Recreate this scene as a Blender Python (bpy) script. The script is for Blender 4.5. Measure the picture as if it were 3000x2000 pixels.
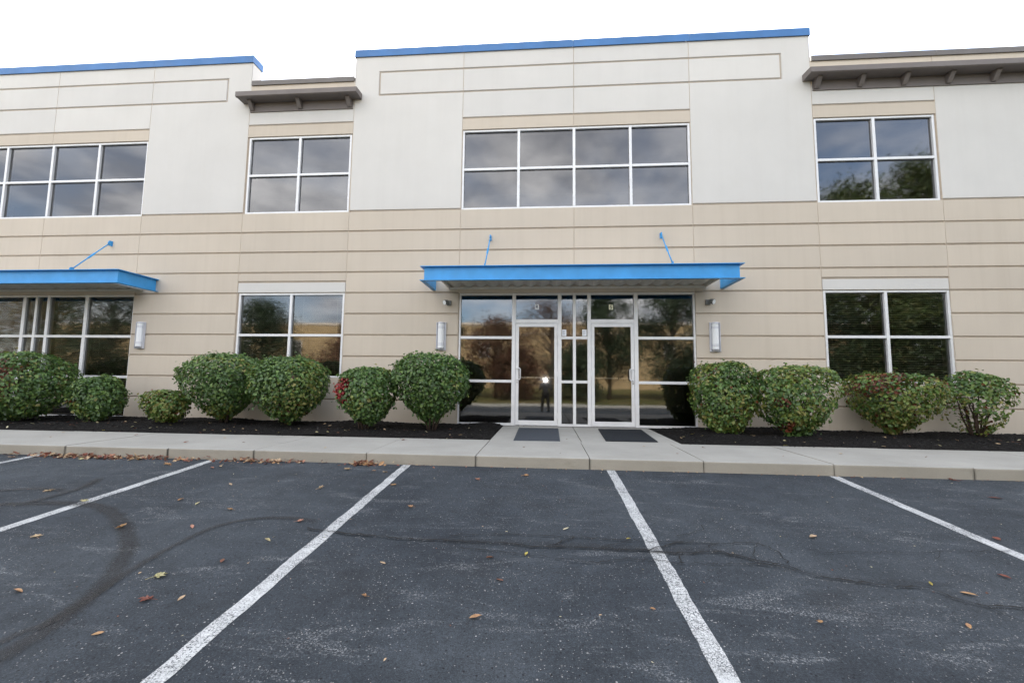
import bpy, math, random
import numpy as np
from mathutils import Vector, Matrix

for o in list(bpy.data.objects):
    bpy.data.objects.remove(o)
SC = bpy.context.scene
COL = SC.collection
R = math.radians

# ------------------------------------------------------------------ camera
cd = bpy.data.cameras.new('camera')
cam = bpy.data.objects.new('scene_camera', cd)
COL.objects.link(cam)
cd.sensor_fit = 'HORIZONTAL'
cd.sensor_width = 36.0
cd.lens = 15.178
cd.clip_start = 0.02
cd.clip_end = 2000
_r = Vector((0.99697215, 0.07698641, 0.01093696))
_u = Vector((-0.00392741, -0.09061802, 0.99587798))
_f = Vector((-0.07766016, 0.99290557, 0.09004128))
cam.matrix_world = Matrix(((_r.x, _u.x, -_f.x, 0.0), (_r.y, _u.y, -_f.y, -9.2),
                           (_r.z, _u.z, -_f.z, 0.95), (0, 0, 0, 1)))
SC.camera = cam

# ------------------------------------------------------------------ sky and sun
SUN_DIR = Vector((-0.037, 0.757, 0.652)).normalized()
SUN_EL = math.asin(SUN_DIR.z)
SUN_ROT = math.atan2(SUN_DIR.x, SUN_DIR.y)
W = bpy.data.worlds.new('World')
SC.world = W
W.use_nodes = True
wt = W.node_tree
wt.nodes.clear()


def nd(nt, kind, **kw):
    n = nt.nodes.new(kind)
    for k, v in kw.items():
        if k.startswith('_'):
            setattr(n, k[1:], v)
        else:
            key = int(k[1:]) if (k[0] == 'i' and k[1:].isdigit()) else k.replace('__', ' ')
            s = n.inputs[key]
            if isinstance(v, bpy.types.NodeSocket):
                nt.links.new(v, s)
            else:
                s.default_value = v
    return n


def mathn(nt, op, a, b=0.0, clamp=False):
    n = nt.nodes.new('ShaderNodeMath')
    n.operation = op
    n.use_clamp = clamp
    for i, v in enumerate((a, b)):
        if isinstance(v, bpy.types.NodeSocket):
            nt.links.new(v, n.inputs[i])
        else:
            n.inputs[i].default_value = v
    return n.outputs[0]


def ramp(nt, fac, stops, interp='LINEAR'):
    n = nt.nodes.new('ShaderNodeValToRGB')
    n.color_ramp.interpolation = interp
    e = n.color_ramp.elements
    while len(e) < len(stops):
        e.new(0.5)
    for q, (p, c) in zip(e, stops):
        q.position = p
        if not isinstance(c, (tuple, list)):
            c = (c, c, c)
        q.color = (*c[:3], 1)
    nt.links.new(fac, n.inputs[0])
    return n.outputs[0]


def mixc(nt, fac, a, b, blend='MIX'):
    n = nt.nodes.new('ShaderNodeMix')
    n.data_type = 'RGBA'
    n.blend_type = blend
    for idx, v in ((0, fac), (6, a), (7, b)):
        if isinstance(v, bpy.types.NodeSocket):
            nt.links.new(v, n.inputs[idx])
        else:
            if idx and not hasattr(v, '__len__'):
                v = (v, v, v)
            n.inputs[idx].default_value = (*v[:3], 1) if idx else v
    return n.outputs[2]


SKY_STRENGTH = 0.12
sky = nd(wt, 'ShaderNodeTexSky', _sky_type='NISHITA', _sun_disc=False)
sky.sun_elevation = SUN_EL
sky.sun_rotation = SUN_ROT
sky.air_density = 1.0
sky.dust_density = 1.6
sky.ozone_density = 1.0
tc = nd(wt, 'ShaderNodeTexCoord')
sep = nd(wt, 'ShaderNodeSeparateXYZ', Vector=tc.outputs['Generated'])
zz = mathn(wt, 'ADD', mathn(wt, 'MAXIMUM', sep.outputs[2], 0.0), 0.22)
cv = nd(wt, 'ShaderNodeCombineXYZ', X=mathn(wt, 'DIVIDE', sep.outputs[0], zz),
        Y=mathn(wt, 'DIVIDE', sep.outputs[1], zz), Z=7.7)
cn = nd(wt, 'ShaderNodeTexNoise', Vector=cv.outputs[0], Scale=0.85, Detail=9.0, Roughness=0.56, Distortion=0.35)
cmask = ramp(wt, cn.outputs[0], [(0.37, 0.0), (0.54, 1.0)])
cn2 = nd(wt, 'ShaderNodeTexNoise', Vector=cv.outputs[0], Scale=2.4, Detail=7.0, Roughness=0.6)
ccol = ramp(wt, cn2.outputs[0], [(0.36, (3.1, 3.15, 3.35)), (0.64, (9.8, 9.6, 9.3))])
skyc = mixc(wt, mathn(wt, 'MULTIPLY', cmask, 0.93), sky.outputs[0], ccol)
bg = nd(wt, 'ShaderNodeBackground', Color=skyc, Strength=SKY_STRENGTH)
wo = nd(wt, 'ShaderNodeOutputWorld', Surface=bg.outputs[0])

sl = bpy.data.lights.new('sun', 'SUN')
sl.energy = 4.6
sl.angle = R(0.53)
sl.color = (1.0, 0.95, 0.87)
sun = bpy.data.objects.new('sun', sl)
COL.objects.link(sun)
sun.rotation_mode = 'QUATERNION'
sun.rotation_quaternion = SUN_DIR.to_track_quat('Z', 'Y')
sun.location = (0, 30, 40)

SC.view_settings.view_transform = 'Standard'
SC.view_settings.look = 'None'
SC.view_settings.exposure = 1.98
SC.view_settings.gamma = 1.0
SC.view_settings.use_curve_mapping = False
SC.cycles.max_bounces = 8
SC.cycles.transparent_max_bounces = 12
SC.cycles.glossy_bounces = 4
SC.cycles.caustics_reflective = False
SC.cycles.caustics_refractive = False
SC.cycles.use_denoising = True


# ------------------------------------------------------------------ materials
def new_mat(name):
    m = bpy.data.materials.new(name)
    m.use_nodes = True
    nt = m.node_tree
    nt.nodes.clear()
    out = nt.nodes.new('ShaderNodeOutputMaterial')
    return m, nt, out


def pos(nt, scale=(1, 1, 1)):
    g = nt.nodes.new('ShaderNodeNewGeometry')
    mp = nt.nodes.new('ShaderNodeMapping')
    mp.inputs['Scale'].default_value = scale
    nt.links.new(g.outputs['Position'], mp.inputs[0])
    return mp.outputs[0]


def noise(nt, vec, scale, detail=4.0, rough=0.55, dist=0.0):
    return nd(nt, 'ShaderNodeTexNoise', Vector=vec, Scale=scale, Detail=detail, Roughness=rough, Distortion=dist).outputs[0]


def bsdf(nt, out, color, rough=0.6, metal=0.0, bump=None, bstr=0.1, bdist=0.01, spec=0.5):
    b = nt.nodes.new('ShaderNodeBsdfPrincipled')
    for k, v in (('Base Color', color), ('Roughness', rough), ('Metallic', metal)):
        if isinstance(v, bpy.types.NodeSocket):
            nt.links.new(v, b.inputs[k])
        else:
            if k == 'Base Color':
                v = (*v[:3], 1)
            b.inputs[k].default_value = v
    b.inputs['Specular IOR Level'].default_value = spec
    if bump is not None:
        bn = nd(nt, 'ShaderNodeBump', Height=bump, Strength=bstr, Distance=bdist)
        nt.links.new(bn.outputs[0], b.inputs['Normal'])
    nt.links.new(b.outputs[0], out.inputs[0])
    return b


def simple(name, color, rough=0.5, metal=0.0, var=0.08, scale=6.0, bump=0.0, bscale=80.0, spec=0.5):
    m, nt, out = new_mat(name)
    p = pos(nt)
    n1 = noise(nt, p, scale, 5.0)
    lo = tuple(c * (1 - var) for c in color)
    hi = tuple(min(1, c * (1 + var)) for c in color)
    col = ramp(nt, n1, [(0.3, lo), (0.7, hi)])
    rg = ramp(nt, noise(nt, p, scale * 2.3, 3.0), [(0.3, max(0.02, rough - 0.08)), (0.7, min(1, rough + 0.08))])
    bm = noise(nt, p, bscale, 3.0) if bump else None
    bsdf(nt, out, col, rg, metal, bm, bump, 0.004, spec)
    return m


def panel_mat(name, color, stain):
    m, nt, out = new_mat(name)
    p = pos(nt)
    big = noise(nt, p, 0.7, 5.0, 0.6)
    c0 = ramp(nt, big, [(0.3, tuple(c * 0.955 for c in color)), (0.7, tuple(min(1, c * 1.03) for c in color))])
    # rain streaks: noise drawn out along the height, with its own shape
    st = noise(nt, pos(nt, (5.0, 1.0, 0.22)), 1.0, 6.0, 0.65)
    st2 = noise(nt, pos(nt, (17.0, 1.0, 0.5)), 1.0, 4.0, 0.6)
    sf = mathn(nt, 'MULTIPLY', ramp(nt, st, [(0.47, 0.0), (0.78, 1.0)]), stain)
    c1 = mixc(nt, sf, c0, tuple(c * k for c, k in zip(color, (0.62, 0.58, 0.52))))
    sf2 = mathn(nt, 'MULTIPLY', ramp(nt, st2, [(0.5, 0.0), (0.8, 1.0)]), stain * 0.45)
    c2 = mixc(nt, sf2, c1, tuple(c * k for c, k in zip(color, (0.7, 0.66, 0.6))))
    speck = ramp(nt, noise(nt, p, 240.0, 2.0), [(0.3, 0.96), (0.7, 1.04)])
    c3 = mixc(nt, 1.0, c2, speck, 'MULTIPLY')
    oi = nt.nodes.new('ShaderNodeObjectInfo')
    c3 = mixc(nt, 1.0, c3, ramp(nt, oi.outputs['Random'], [(0.0, (0.965, 0.965, 0.965)), (1.0, (1.025, 1.02, 1.01))]), 'MULTIPLY')
    bm = noise(nt, p, 160.0, 4.0, 0.7)
    bsdf(nt, out, c3, 0.82, 0.0, bm, 0.25, 0.002, 0.25)
    return m


M = {}
M['white'] = panel_mat('painted_panel_white', (0.625, 0.607, 0.578), 0.06)
M['beige'] = panel_mat('painted_panel_beige', (0.575, 0.505, 0.42), 0.15)
M['backing'] = simple('groove_paint', (0.44, 0.37, 0.30), 0.85, var=0.1, scale=3)
M['sealant'] = simple('joint_sealant', (0.52, 0.44, 0.35), 0.7, var=0.08)
M['blue_cap'] = simple('blue_coping_metal', (0.034, 0.15, 0.38), 0.46, var=0.14, scale=1.5)
M['brown_cap'] = simple('brown_coping_metal', (0.13, 0.115, 0.105), 0.5, var=0.08, scale=1.5)
M['brown'] = simple('brown_cornice_paint', (0.16, 0.138, 0.128), 0.6, var=0.08, scale=2, bump=0.1)
M['alu'] = simple('clear_anodised_aluminium', (0.74, 0.74, 0.745), 0.42, 0.1, var=0.05, scale=5)
M['alu_dark'] = simple('dark_window_glass', (0.03, 0.03, 0.03), 0.7)  # even near-black, used for the warehouse window panes
M['steel'] = simple('brushed_steel', (0.55, 0.55, 0.56), 0.32, 0.9, var=0.08, scale=12)
M['canopy'] = simple('canopy_blue_paint', (0.042, 0.30, 0.64), 0.45, var=0.11, scale=3.5)
M['deck'] = simple('galvanised_deck', (0.66, 0.64, 0.60), 0.4, 0.1, var=0.12, scale=4)
M['interior'] = simple('interior_paint', (0.16, 0.15, 0.14), 0.8)
M['carpet'] = simple('interior_carpet', (0.05, 0.048, 0.045), 0.95)
M['roofing'] = simple('roof_membrane', (0.25, 0.25, 0.25), 0.9)
M['blind'] = simple('blind_slat', (0.85, 0.80, 0.67), 0.5, var=0.04)
M['light_body'] = simple('grey_cast_metal', (0.56, 0.57, 0.62), 0.4, 0.15, var=0.06)
M['diffuser'] = simple('frosted_acrylic', (0.80, 0.81, 0.82), 0.35, var=0.03)
M['flood'] = simple('weathered_grey_metal', (0.17, 0.175, 0.17), 0.5, 0.3, var=0.15, scale=20)
M['paper'] = simple('white_paper', (0.86, 0.88, 0.92), 0.7, var=0.03)
M['ink'] = simple('grey_print', (0.30, 0.31, 0.36), 0.7)
M['letter_blue'] = simple('dark_letter', (0.03, 0.03, 0.10), 0.6)
M['letter_black'] = simple('black_letter', (0.03, 0.03, 0.02), 0.6)
M['sign_white'] = simple('white_sticker', (0.93, 0.93, 0.95), 0.5, var=0.02)
M['sign_yellow'] = simple('pale_yellow_sticker', (0.92, 0.90, 0.66), 0.5, var=0.02)
M['skin'] = simple('skin', (0.50, 0.31, 0.23), 0.5)
M['cloth'] = simple('dark_cloth', (0.018, 0.018, 0.02), 0.9)
M['trouser'] = simple('charcoal_cloth', (0.028, 0.028, 0.030), 0.9)
M['shoe'] = simple('grey_shoe', (0.30, 0.30, 0.31), 0.7)
M['hair'] = simple('dark_hair', (0.02, 0.014, 0.01), 0.6)
M['black_plastic'] = simple('black_plastic', (0.012, 0.012, 0.012), 0.4)
M['bark'] = simple('shrub_bark', (0.075, 0.05, 0.036), 0.9, var=0.35, scale=25, bump=0.4, bscale=60)
M['trunk'] = simple('tree_bark', (0.10, 0.075, 0.055), 0.9, var=0.3, scale=8, bump=0.5, bscale=25)

# glass
m, nt, out = new_mat('tinted_glass')
p = pos(nt)
bn = nd(nt, 'ShaderNodeBump', Height=noise(nt, p, 0.9, 2.0), Strength=0.05, Distance=0.03)
fr = nd(nt, 'ShaderNodeFresnel', IOR=2.15)
gl = nd(nt, 'ShaderNodeBsdfGlossy', Color=(0.93, 0.93, 0.95, 1), Roughness=0.035, Normal=bn.outputs[0])
tr = nd(nt, 'ShaderNodeBsdfTransparent', Color=(0.60, 0.58, 0.53, 1))
mx = nd(nt, 'ShaderNodeMixShader', i0=fr.outputs[0], i1=tr.outputs[0], i2=gl.outputs[0])
nt.links.new(mx.outputs[0], out.inputs[0])
M['glass'] = m
m, nt, out = new_mat('glass_inner_face')
tr = nd(nt, 'ShaderNodeBsdfTransparent', Color=(0.97, 0.97, 0.97, 1))
nt.links.new(tr.outputs[0], out.inputs[0])
M['glass_in'] = m


def leaf_mat(name, transl=0.35, rough=0.40):
    m, nt, out = new_mat(name)
    at = nd(nt, 'ShaderNodeAttribute', _attribute_name='tint')
    p = pos(nt)
    v = ramp(nt, noise(nt, p, 55.0, 2.0), [(0.3, 0.82), (0.7, 1.15)])
    col = mixc(nt, 1.0, at.outputs[0], v, 'MULTIPLY')
    b = nt.nodes.new('ShaderNodeBsdfPrincipled')
    nt.links.new(col, b.inputs['Base Color'])
    b.inputs['Roughness'].default_value = rough
    b.inputs['Specular IOR Level'].default_value = 0.5
    t = nd(nt, 'ShaderNodeBsdfTranslucent', Color=col)
    mx = nd(nt, 'ShaderNodeMixShader', i0=transl, i1=b.outputs[0], i2=t.outputs[0])
    nt.links.new(mx.outputs[0], out.inputs[0])
    return m


M['leaf'] = leaf_mat('shrub_leaf')
M['tree_leaf'] = leaf_mat('tree_leaf', 0.3, 0.6)
M['dry_leaf'] = leaf_mat('dry_leaf', 0.15, 0.7)

# concrete
def concrete(name, face_dark=False, base=(0.355, 0.345, 0.315)):
    m, nt, out = new_mat(name)
    p = pos(nt)
    a = noise(nt, p, 1.1, 7.0, 0.62)
    c0 = ramp(nt, a, [(0.3, tuple(c * 0.86 for c in base)), (0.7, tuple(c * 1.07 for c in base))])
    blot = noise(nt, pos(nt, (0.9, 2.2, 2.2)), 2.4, 6.0, 0.7)
    c1 = mixc(nt, mathn(nt, 'MULTIPLY', ramp(nt, blot, [(0.52, 0.0), (0.72, 1.0)]), 0.5 if face_dark else 0.22), c0,
              (0.24, 0.215, 0.17) if face_dark else (0.31, 0.29, 0.25))
    sp = ramp(nt, noise(nt, p, 190.0, 3.0, 0.7), [(0.25, 0.80), (0.5, 1.0), (0.78, 1.12)])
    c2 = mixc(nt, 1.0, c1, sp, 'MULTIPLY')
    if face_dark:
        gen = nd(nt, 'ShaderNodeTexCoord').outputs['Generated']
        sx = nd(nt, 'ShaderNodeSeparateXYZ', Vector=gen)
        d = mathn(nt, 'MINIMUM', sx.outputs[0], mathn(nt, 'SUBTRACT', 1.0, sx.outputs[0]))
        wob = mathn(nt, 'MULTIPLY', noise(nt, p, 14.0, 4.0), 0.013)
        k = mathn(nt, 'MULTIPLY', ramp(nt, mathn(nt, 'SUBTRACT', d, wob), [(0.0, 0.8), (0.006, 0.0)]), ramp(nt, noise(nt, p, 1.3, 2.0), [(0.4, 0.15), (0.6, 1.0)]))
        c2 = mixc(nt, k, c2, (0.07, 0.065, 0.055))
    bsdf(nt, out, c2, 0.9, 0.0, noise(nt, p, 120.0, 5.0, 0.7), 0.35, 0.003, 0.2)
    return m


M['walk'] = concrete('broom_finished_concrete')
M['kerb'] = concrete('weathered_kerb_concrete', True, (0.36, 0.33, 0.275))

# asphalt
m, nt, out = new_mat('asphalt')
p = pos(nt)
a = noise(nt, p, 0.42, 7.0, 0.62)
c0 = ramp(nt, a, [(0.32, (0.031, 0.037, 0.045)), (0.52, (0.048, 0.056, 0.065)), (0.70, (0.066, 0.075, 0.085))])
mott = ramp(nt, noise(nt, p, 3.2, 6.0, 0.7), [(0.3, 0.76), (0.7, 1.22)])
c0 = mixc(nt, 1.0, c0, mott, 'MULTIPLY')
grain = noise(nt, p, 150.0, 5.0, 0.8)
grain2 = noise(nt, p, 58.0, 4.0, 0.75)
c1 = mixc(nt, 1.0, c0, ramp(nt, grain, [(0.30, 0.32), (0.5, 1.0), (0.70, 1.95)]), 'MULTIPLY')
c1 = mixc(nt, 1.0, c1, ramp(nt, grain2, [(0.30, 0.72), (0.7, 1.28)]), 'MULTIPLY')
patch = ramp(nt, noise(nt, p, 1.3, 6.0, 0.68), [(0.42, 0.015), (0.72, 0.19)])
c2 = c1
for scl, bias in ((64.0, 0.10), (118.0, 0.16)):
    vor = nd(nt, 'ShaderNodeTexVoronoi', Vector=p, Scale=scl)
    vs = nd(nt, 'ShaderNodeSeparateColor', Color=vor.outputs['Color'])
    thr = mathn(nt, 'LESS_THAN', vs.outputs[0], patch)
    sz = mathn(nt, 'LESS_THAN', vor.outputs['Distance'], mathn(nt, 'ADD', mathn(nt, 'MULTIPLY', vs.outputs[1], 0.25), bias))
    stone = mathn(nt, 'MULTIPLY', thr, sz)
    c2 = mixc(nt, mathn(nt, 'MULTIPLY', stone, 0.8), c2, ramp(nt, vs.outputs[2], [(0.0, (0.13, 0.125, 0.12)), (1.0, (0.44, 0.43, 0.42))]))
    if scl < 100:
        pit = mathn(nt, 'MULTIPLY', mathn(nt, 'GREATER_THAN', vs.outputs[0], 0.955), mathn(nt, 'LESS_THAN', vor.outputs['Distance'], 0.34))
        c2 = mixc(nt, mathn(nt, 'MULTIPLY', pit, 0.8), c2, (0.012, 0.012, 0.013))
# worn pale patches where the seal coat has rubbed off the stones, mostly along the kerb's length
sc1 = noise(nt, pos(nt, (0.75, 3.0, 1.0)), 1.5, 8.0, 0.72, 0.9)
sc2 = noise(nt, p, 92.0, 4.0, 0.8)
scf = mathn(nt, 'MULTIPLY', ramp(nt, sc1, [(0.555, 0.0), (0.66, 1.0)]), ramp(nt, sc2, [(0.53, 0.0), (0.575, 1.0)]))
c3 = mixc(nt, mathn(nt, 'MULTIPLY', scf, 0.55), c2, (0.42, 0.43, 0.44))
# oil drips
oil = ramp(nt, noise(nt, pos(nt, (1.0, 1.2, 1.0)), 1.1, 5.0, 0.6), [(0.60, 0.0), (0.72, 1.0)])
c4 = mixc(nt, mathn(nt, 'MULTIPLY', oil, 0.35), c3, (0.020, 0.020, 0.021))
bsdf(nt, out, c4, ramp(nt, grain, [(0.3, 0.66), (0.7, 0.88)]), 0.0, grain, 0.8, 0.008, 0.15)
M['asphalt'] = m

# worn line paint
m, nt, out = new_mat('worn_line_paint')
p = pos(nt)
base = ramp(nt, noise(nt, p, 9.0, 5.0, 0.65), [(0.3, (0.40, 0.41, 0.41)), (0.7, (0.60, 0.61, 0.61))])
vc = nd(nt, 'ShaderNodeTexVoronoi', _feature='DISTANCE_TO_EDGE', Vector=nd(nt, 'ShaderNodeVectorMath', _operation='ADD', i0=p, i1=nd(nt, 'ShaderNodeVectorMath', _operation='SCALE', i0=nd(nt, 'ShaderNodeTexNoise', Vector=p, Scale=22.0).outputs[1], Scale=0.05).outputs[0]).outputs[0], Scale=62.0)
crk = ramp(nt, vc.outputs['Distance'], [(0.0, 1.0), (0.05, 0.8), (0.11, 0.0)])
gate = ramp(nt, noise(nt, p, 3.5, 4.0, 0.6), [(0.36, 0.0), (0.6, 1.0)])
crk = mathn(nt, 'MULTIPLY', crk, gate)
wear = ramp(nt, noise(nt, p, 85.0, 6.0, 0.78), [(0.50, 0.0), (0.58, 1.0)])
gone = mathn(nt, 'MAXIMUM', crk, mathn(nt, 'MULTIPLY', wear, ramp(nt, noise(nt, p, 1.9, 3.0), [(0.3, 0.35), (0.65, 1.0)])))
b = nd(nt, 'ShaderNodeBsdfPrincipled', Base__Color=base, Roughness=0.7)
t = nd(nt, 'ShaderNodeBsdfTransparent')
mx = nd(nt, 'ShaderNodeMixShader', i0=mathn(nt, 'MULTIPLY', gone, 0.88), i1=b.outputs[0], i2=t.outputs[0])
nt.links.new(mx.outputs[0], out.inputs[0])
M['paint'] = m


def mark_mat(name, color, strength, lo, hi, nscale):
    """A rubbed-in mark: strongest along its middle (uv y = 0.5), broken by noise."""
    m, nt, out = new_mat(name)
    uv = nd(nt, 'ShaderNodeUVMap')
    su = nd(nt, 'ShaderNodeSeparateXYZ', Vector=uv.outputs[0])
    d = mathn(nt, 'ABSOLUTE', mathn(nt, 'SUBTRACT', su.outputs[1], 0.5))
    edge = ramp(nt, mathn(nt, 'ADD', d, mathn(nt, 'MULTIPLY', mathn(nt, 'SUBTRACT', noise(nt, pos(nt), 11.0, 4.0), 0.5), 0.35)), [(lo, 1.0), (hi, 0.0)])
    ends = mathn(nt, 'MULTIPLY', su.outputs[0], mathn(nt, 'SUBTRACT', 1.0, su.outputs[0]))
    ends = ramp(nt, ends, [(0.0, 0.0), (0.08, 1.0)])
    br = ramp(nt, noise(nt, pos(nt), nscale, 5.0, 0.7), [(0.3, 0.45), (0.62, 1.0)])
    f = mathn(nt, 'MULTIPLY', mathn(nt, 'MULTIPLY', edge, br), mathn(nt, 'MULTIPLY', ends, strength))
    b = nd(nt, 'ShaderNodeBsdfPrincipled', Base__Color=(*color, 1), Roughness=0.75)
    t = nd(nt, 'ShaderNodeBsdfTransparent')
    mx = nd(nt, 'ShaderNodeMixShader', i0=f, i1=t.outputs[0], i2=b.outputs[0])
    nt.links.new(mx.outputs[0], out.inputs[0])
    return m


M['tyre'] = mark_mat('tyre_rubber_mark', (0.022, 0.021, 0.021), 0.56, 0.2, 0.5, 60.0)
M['seep'] = mark_mat('dark_seepage', (0.018, 0.018, 0.019), 0.30, -0.12, 0.36, 14.0)
M['crack'] = simple('crack_black', (0.008, 0.008, 0.008), 0.95)  # even near-black for crack strips and the filler under slab joints

# mulch
m, nt, out = new_mat('black_mulch')
p = pos(nt)
c = ramp(nt, noise(nt, pos(nt, (1.0, 2.2, 1.0)), 70.0, 5.0, 0.75), [(0.35, (0.004, 0.0036, 0.0034)), (0.6, (0.012, 0.010, 0.009)), (0.8, (0.035, 0.03, 0.027))])
bsdf(nt, out, c, 0.9, 0.0, noise(nt, p, 60.0, 6.0, 0.8), 1.0, 0.03, 0.2)
M['mulch'] = m

# mats
m, nt, out = new_mat('ribbed_rubber_mat')
p = pos(nt)
cm = ramp(nt, noise(nt, p, 60.0, 4.0, 0.7), [(0.3, (0.045, 0.052, 0.062)), (0.7, (0.085, 0.095, 0.11))])
bsdf(nt, out, cm, 0.8, 0.0, noise(nt, p, 300.0, 2.0), 0.4, 0.002, 0.3)
M['mat_grey'] = m
m, nt, out = new_mat('black_pile_mat')
p = pos(nt)
wv = nd(nt, 'ShaderNodeTexWave', Vector=p, Scale=22.0, Distortion=0.4, _bands_direction='Y')
cm = mixc(nt, wv.outputs[1], (0.016, 0.018, 0.021), (0.034, 0.037, 0.041))
bsdf(nt, out, cm, 0.95, 0.0, noise(nt, p, 400.0, 2.0), 0.5, 0.003, 0.1)
M['mat_black'] = m

# lawn, earth, brick
m, nt, out = new_mat('lawn_grass')
p = pos(nt)
g0 = ramp(nt, noise(nt, p, 0.35, 6.0, 0.6), [(0.3, (0.075, 0.085, 0.025)), (0.5, (0.11, 0.105, 0.038)), (0.72, (0.17, 0.12, 0.05))])
g1 = mixc(nt, 1.0, g0, ramp(nt, noise(nt, p, 35.0, 4.0, 0.7), [(0.3, 0.6), (0.7, 1.35)]), 'MULTIPLY')
bsdf(nt, out, g1, 0.95, 0.0, noise(nt, p, 40.0, 4.0), 0.8, 0.04, 0.1)
M['grass'] = m
m, nt, out = new_mat('tan_brick')
tcn = nd(nt, 'ShaderNodeTexCoord')
mp = nd(nt, 'ShaderNodeMapping', Vector=tcn.outputs['Object'], Rotation=(R(90), 0, 0))
bt = nd(nt, 'ShaderNodeTexBrick', Vector=mp.outputs[0], Color1=(0.33, 0.235, 0.115, 1), Color2=(0.38, 0.27, 0.135, 1), Mortar=(0.32, 0.26, 0.18, 1), Scale=1.0)
bt.inputs['Brick Width'].default_value = 0.4
bt.inputs['Row Height'].default_value = 0.2
bt.inputs['Mortar Size'].default_value = 0.012
bsdf(nt, out, mixc(nt, 1.0, bt.outputs[0], ramp(nt, noise(nt, pos(nt), 0.5, 5.0), [(0.3, 0.85), (0.7, 1.1)]), 'MULTIPLY'), 0.9)
M['brick'] = m
m, nt, out = new_mat('flash_tube')
e = nd(nt, 'ShaderNodeEmission', Color=(1.0, 0.97, 0.93, 1), Strength=1200.0)
nt.links.new(e.outputs[0], out.inputs[0])
M['flash'] = m


# ------------------------------------------------------------------ mesh helpers
class MB:
    def __init__(s):
        s.v = []
        s.f = []
        s.m = []
        s.uv = None

    def face(s, pts, mi=0):
        i = len(s.v)
        s.v += [tuple(q) for q in pts]
        s.f.append(tuple(range(i, i + len(pts))))
        s.m.append(mi)

    def box(s, x0, x1, y0, y1, z0, z1, mi=0, bev=0.0):
        if bev <= 0:
            i = len(s.v)
            s.v += [(x0, y0, z0), (x1, y0, z0), (x1, y1, z0), (x0, y1, z0), (x0, y0, z1), (x1, y0, z1), (x1, y1, z1), (x0, y1, z1)]
            for q in ((0, 3, 2, 1), (4, 5, 6, 7), (0, 1, 5, 4), (1, 2, 6, 5), (2, 3, 7, 6), (3, 0, 4, 7)):
                s.f.append(tuple(i + k for k in q))
                s.m.append(mi)
            return s
        b = bev
        X, Y, Z = (x0, x1), (y0, y1), (z0, z1)
        i = len(s.v)
        idx = {}
        for a in (0, 1):
            for c in (0, 1):
                for d in (0, 1):
                    sx, sy, sz = (1, -1)[a], (1, -1)[c], (1, -1)[d]
                    for ax in range(3):
                        pt = [X[a] + sx * b, Y[c] + sy * b, Z[d] + sz * b]
                        pt[ax] = (X[a], Y[c], Z[d])[ax]
                        idx[(a, c, d, ax)] = len(s.v)
                        s.v.append(tuple(pt))

        def add(q):
            s.f.append(tuple(q))
            s.m.append(mi)
        for ax in range(3):
            o = [k for k in range(3) if k != ax]
            for side in (0, 1):
                q = []
                for u, w in ((0, 0), (1, 0), (1, 1), (0, 1)):
                    key = [0, 0, 0]
                    key[ax] = side
                    key[o[0]] = u
                    key[o[1]] = w
                    q.append(idx[(*key, ax)])
                add(q)
        for ax in range(3):
            o = [k for k in range(3) if k != ax]
            for u in (0, 1):
                for w in (0, 1):
                    q = []
                    for e, aa in ((0, o[0]), (1, o[0]), (1, o[1]), (0, o[1])):
                        key = [0, 0, 0]
                        key[ax] = e
                        key[o[0]] = u
                        key[o[1]] = w
                        q.append(idx[(*key, aa)])
                    add(q)
        for a in (0, 1):
            for c in (0, 1):
                for d in (0, 1):
                    add([idx[(a, c, d, k)] for k in range(3)])
        return s

    def tube(s, pts, rad, n=8, mi=0, cap=True):
        pts = [Vector(q) for q in pts]
        if not hasattr(rad, '__len__'):
            rad = [rad] * len(pts)
        rings = []
        prev = None
        for k, q in enumerate(pts):
            t = (pts[min(k + 1, len(pts) - 1)] - pts[max(k - 1, 0)]).normalized()
            if prev is None:
                ref = Vector((0, 0, 1)) if abs(t.z) < 0.9 else Vector((1, 0, 0))
                u = t.cross(ref).normalized()
            else:
                u = (prev - t * prev.dot(t)).normalized()
            prev = u
            w = t.cross(u)
            i = len(s.v)
            for j in range(n):
                a = 2 * math.pi * j / n
                s.v.append(tuple(q + (u * math.cos(a) + w * math.sin(a)) * rad[k]))
            rings.append(i)
        for a, b in zip(rings, rings[1:]):
            for j in range(n):
                j2 = (j + 1) % n
                s.f.append((a + j, a + j2, b + j2, b + j))
                s.m.append(mi)
        if cap:
            s.f.append(tuple(rings[0] + j for j in reversed(range(n))))
            s.f.append(tuple(rings[-1] + j for j in range(n)))
            s.m += [mi, mi]
        return s

    def prism_x(s, poly, x0, x1, mi=0):
        """Closed polygon of (y, z) points swept along x."""
        n = len(poly)
        i = len(s.v)
        s.v += [(x0, y, z) for y, z in poly] + [(x1, y, z) for y, z in poly]
        s.f.append(tuple(i + k for k in range(n)))
        s.f.append(tuple(i + n + k for k in reversed(range(n))))
        for k in range(n):
            k2 = (k + 1) % n
            s.f.append((i + k, i + n + k, i + n + k2, i + k2))
        s.m += [mi] * (n + 2)
        return s

    def mesh(s, name, mats, smooth=False, recalc=True):
        me = bpy.data.meshes.new(name)
        me.from_pydata(s.v, [], s.f)
        for mm in (mats if isinstance(mats, (list, tuple)) else [mats]):
            me.materials.append(mm)
        me.polygons.foreach_set('material_index', s.m)
        if recalc:
            import bmesh
            bm = bmesh.new()
            bm.from_mesh(me)
            bmesh.ops.recalc_face_normals(bm, faces=bm.faces)
            bm.to_mesh(me)
            bm.free()
        if smooth:
            me.polygons.foreach_set('use_smooth', [True] * len(me.polygons))
        me.update()
        return me

    def obj(s, name, mats, parent=None, smooth=False, recalc=True):
        return link(name, s.mesh(name, mats, smooth, recalc), parent)


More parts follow.
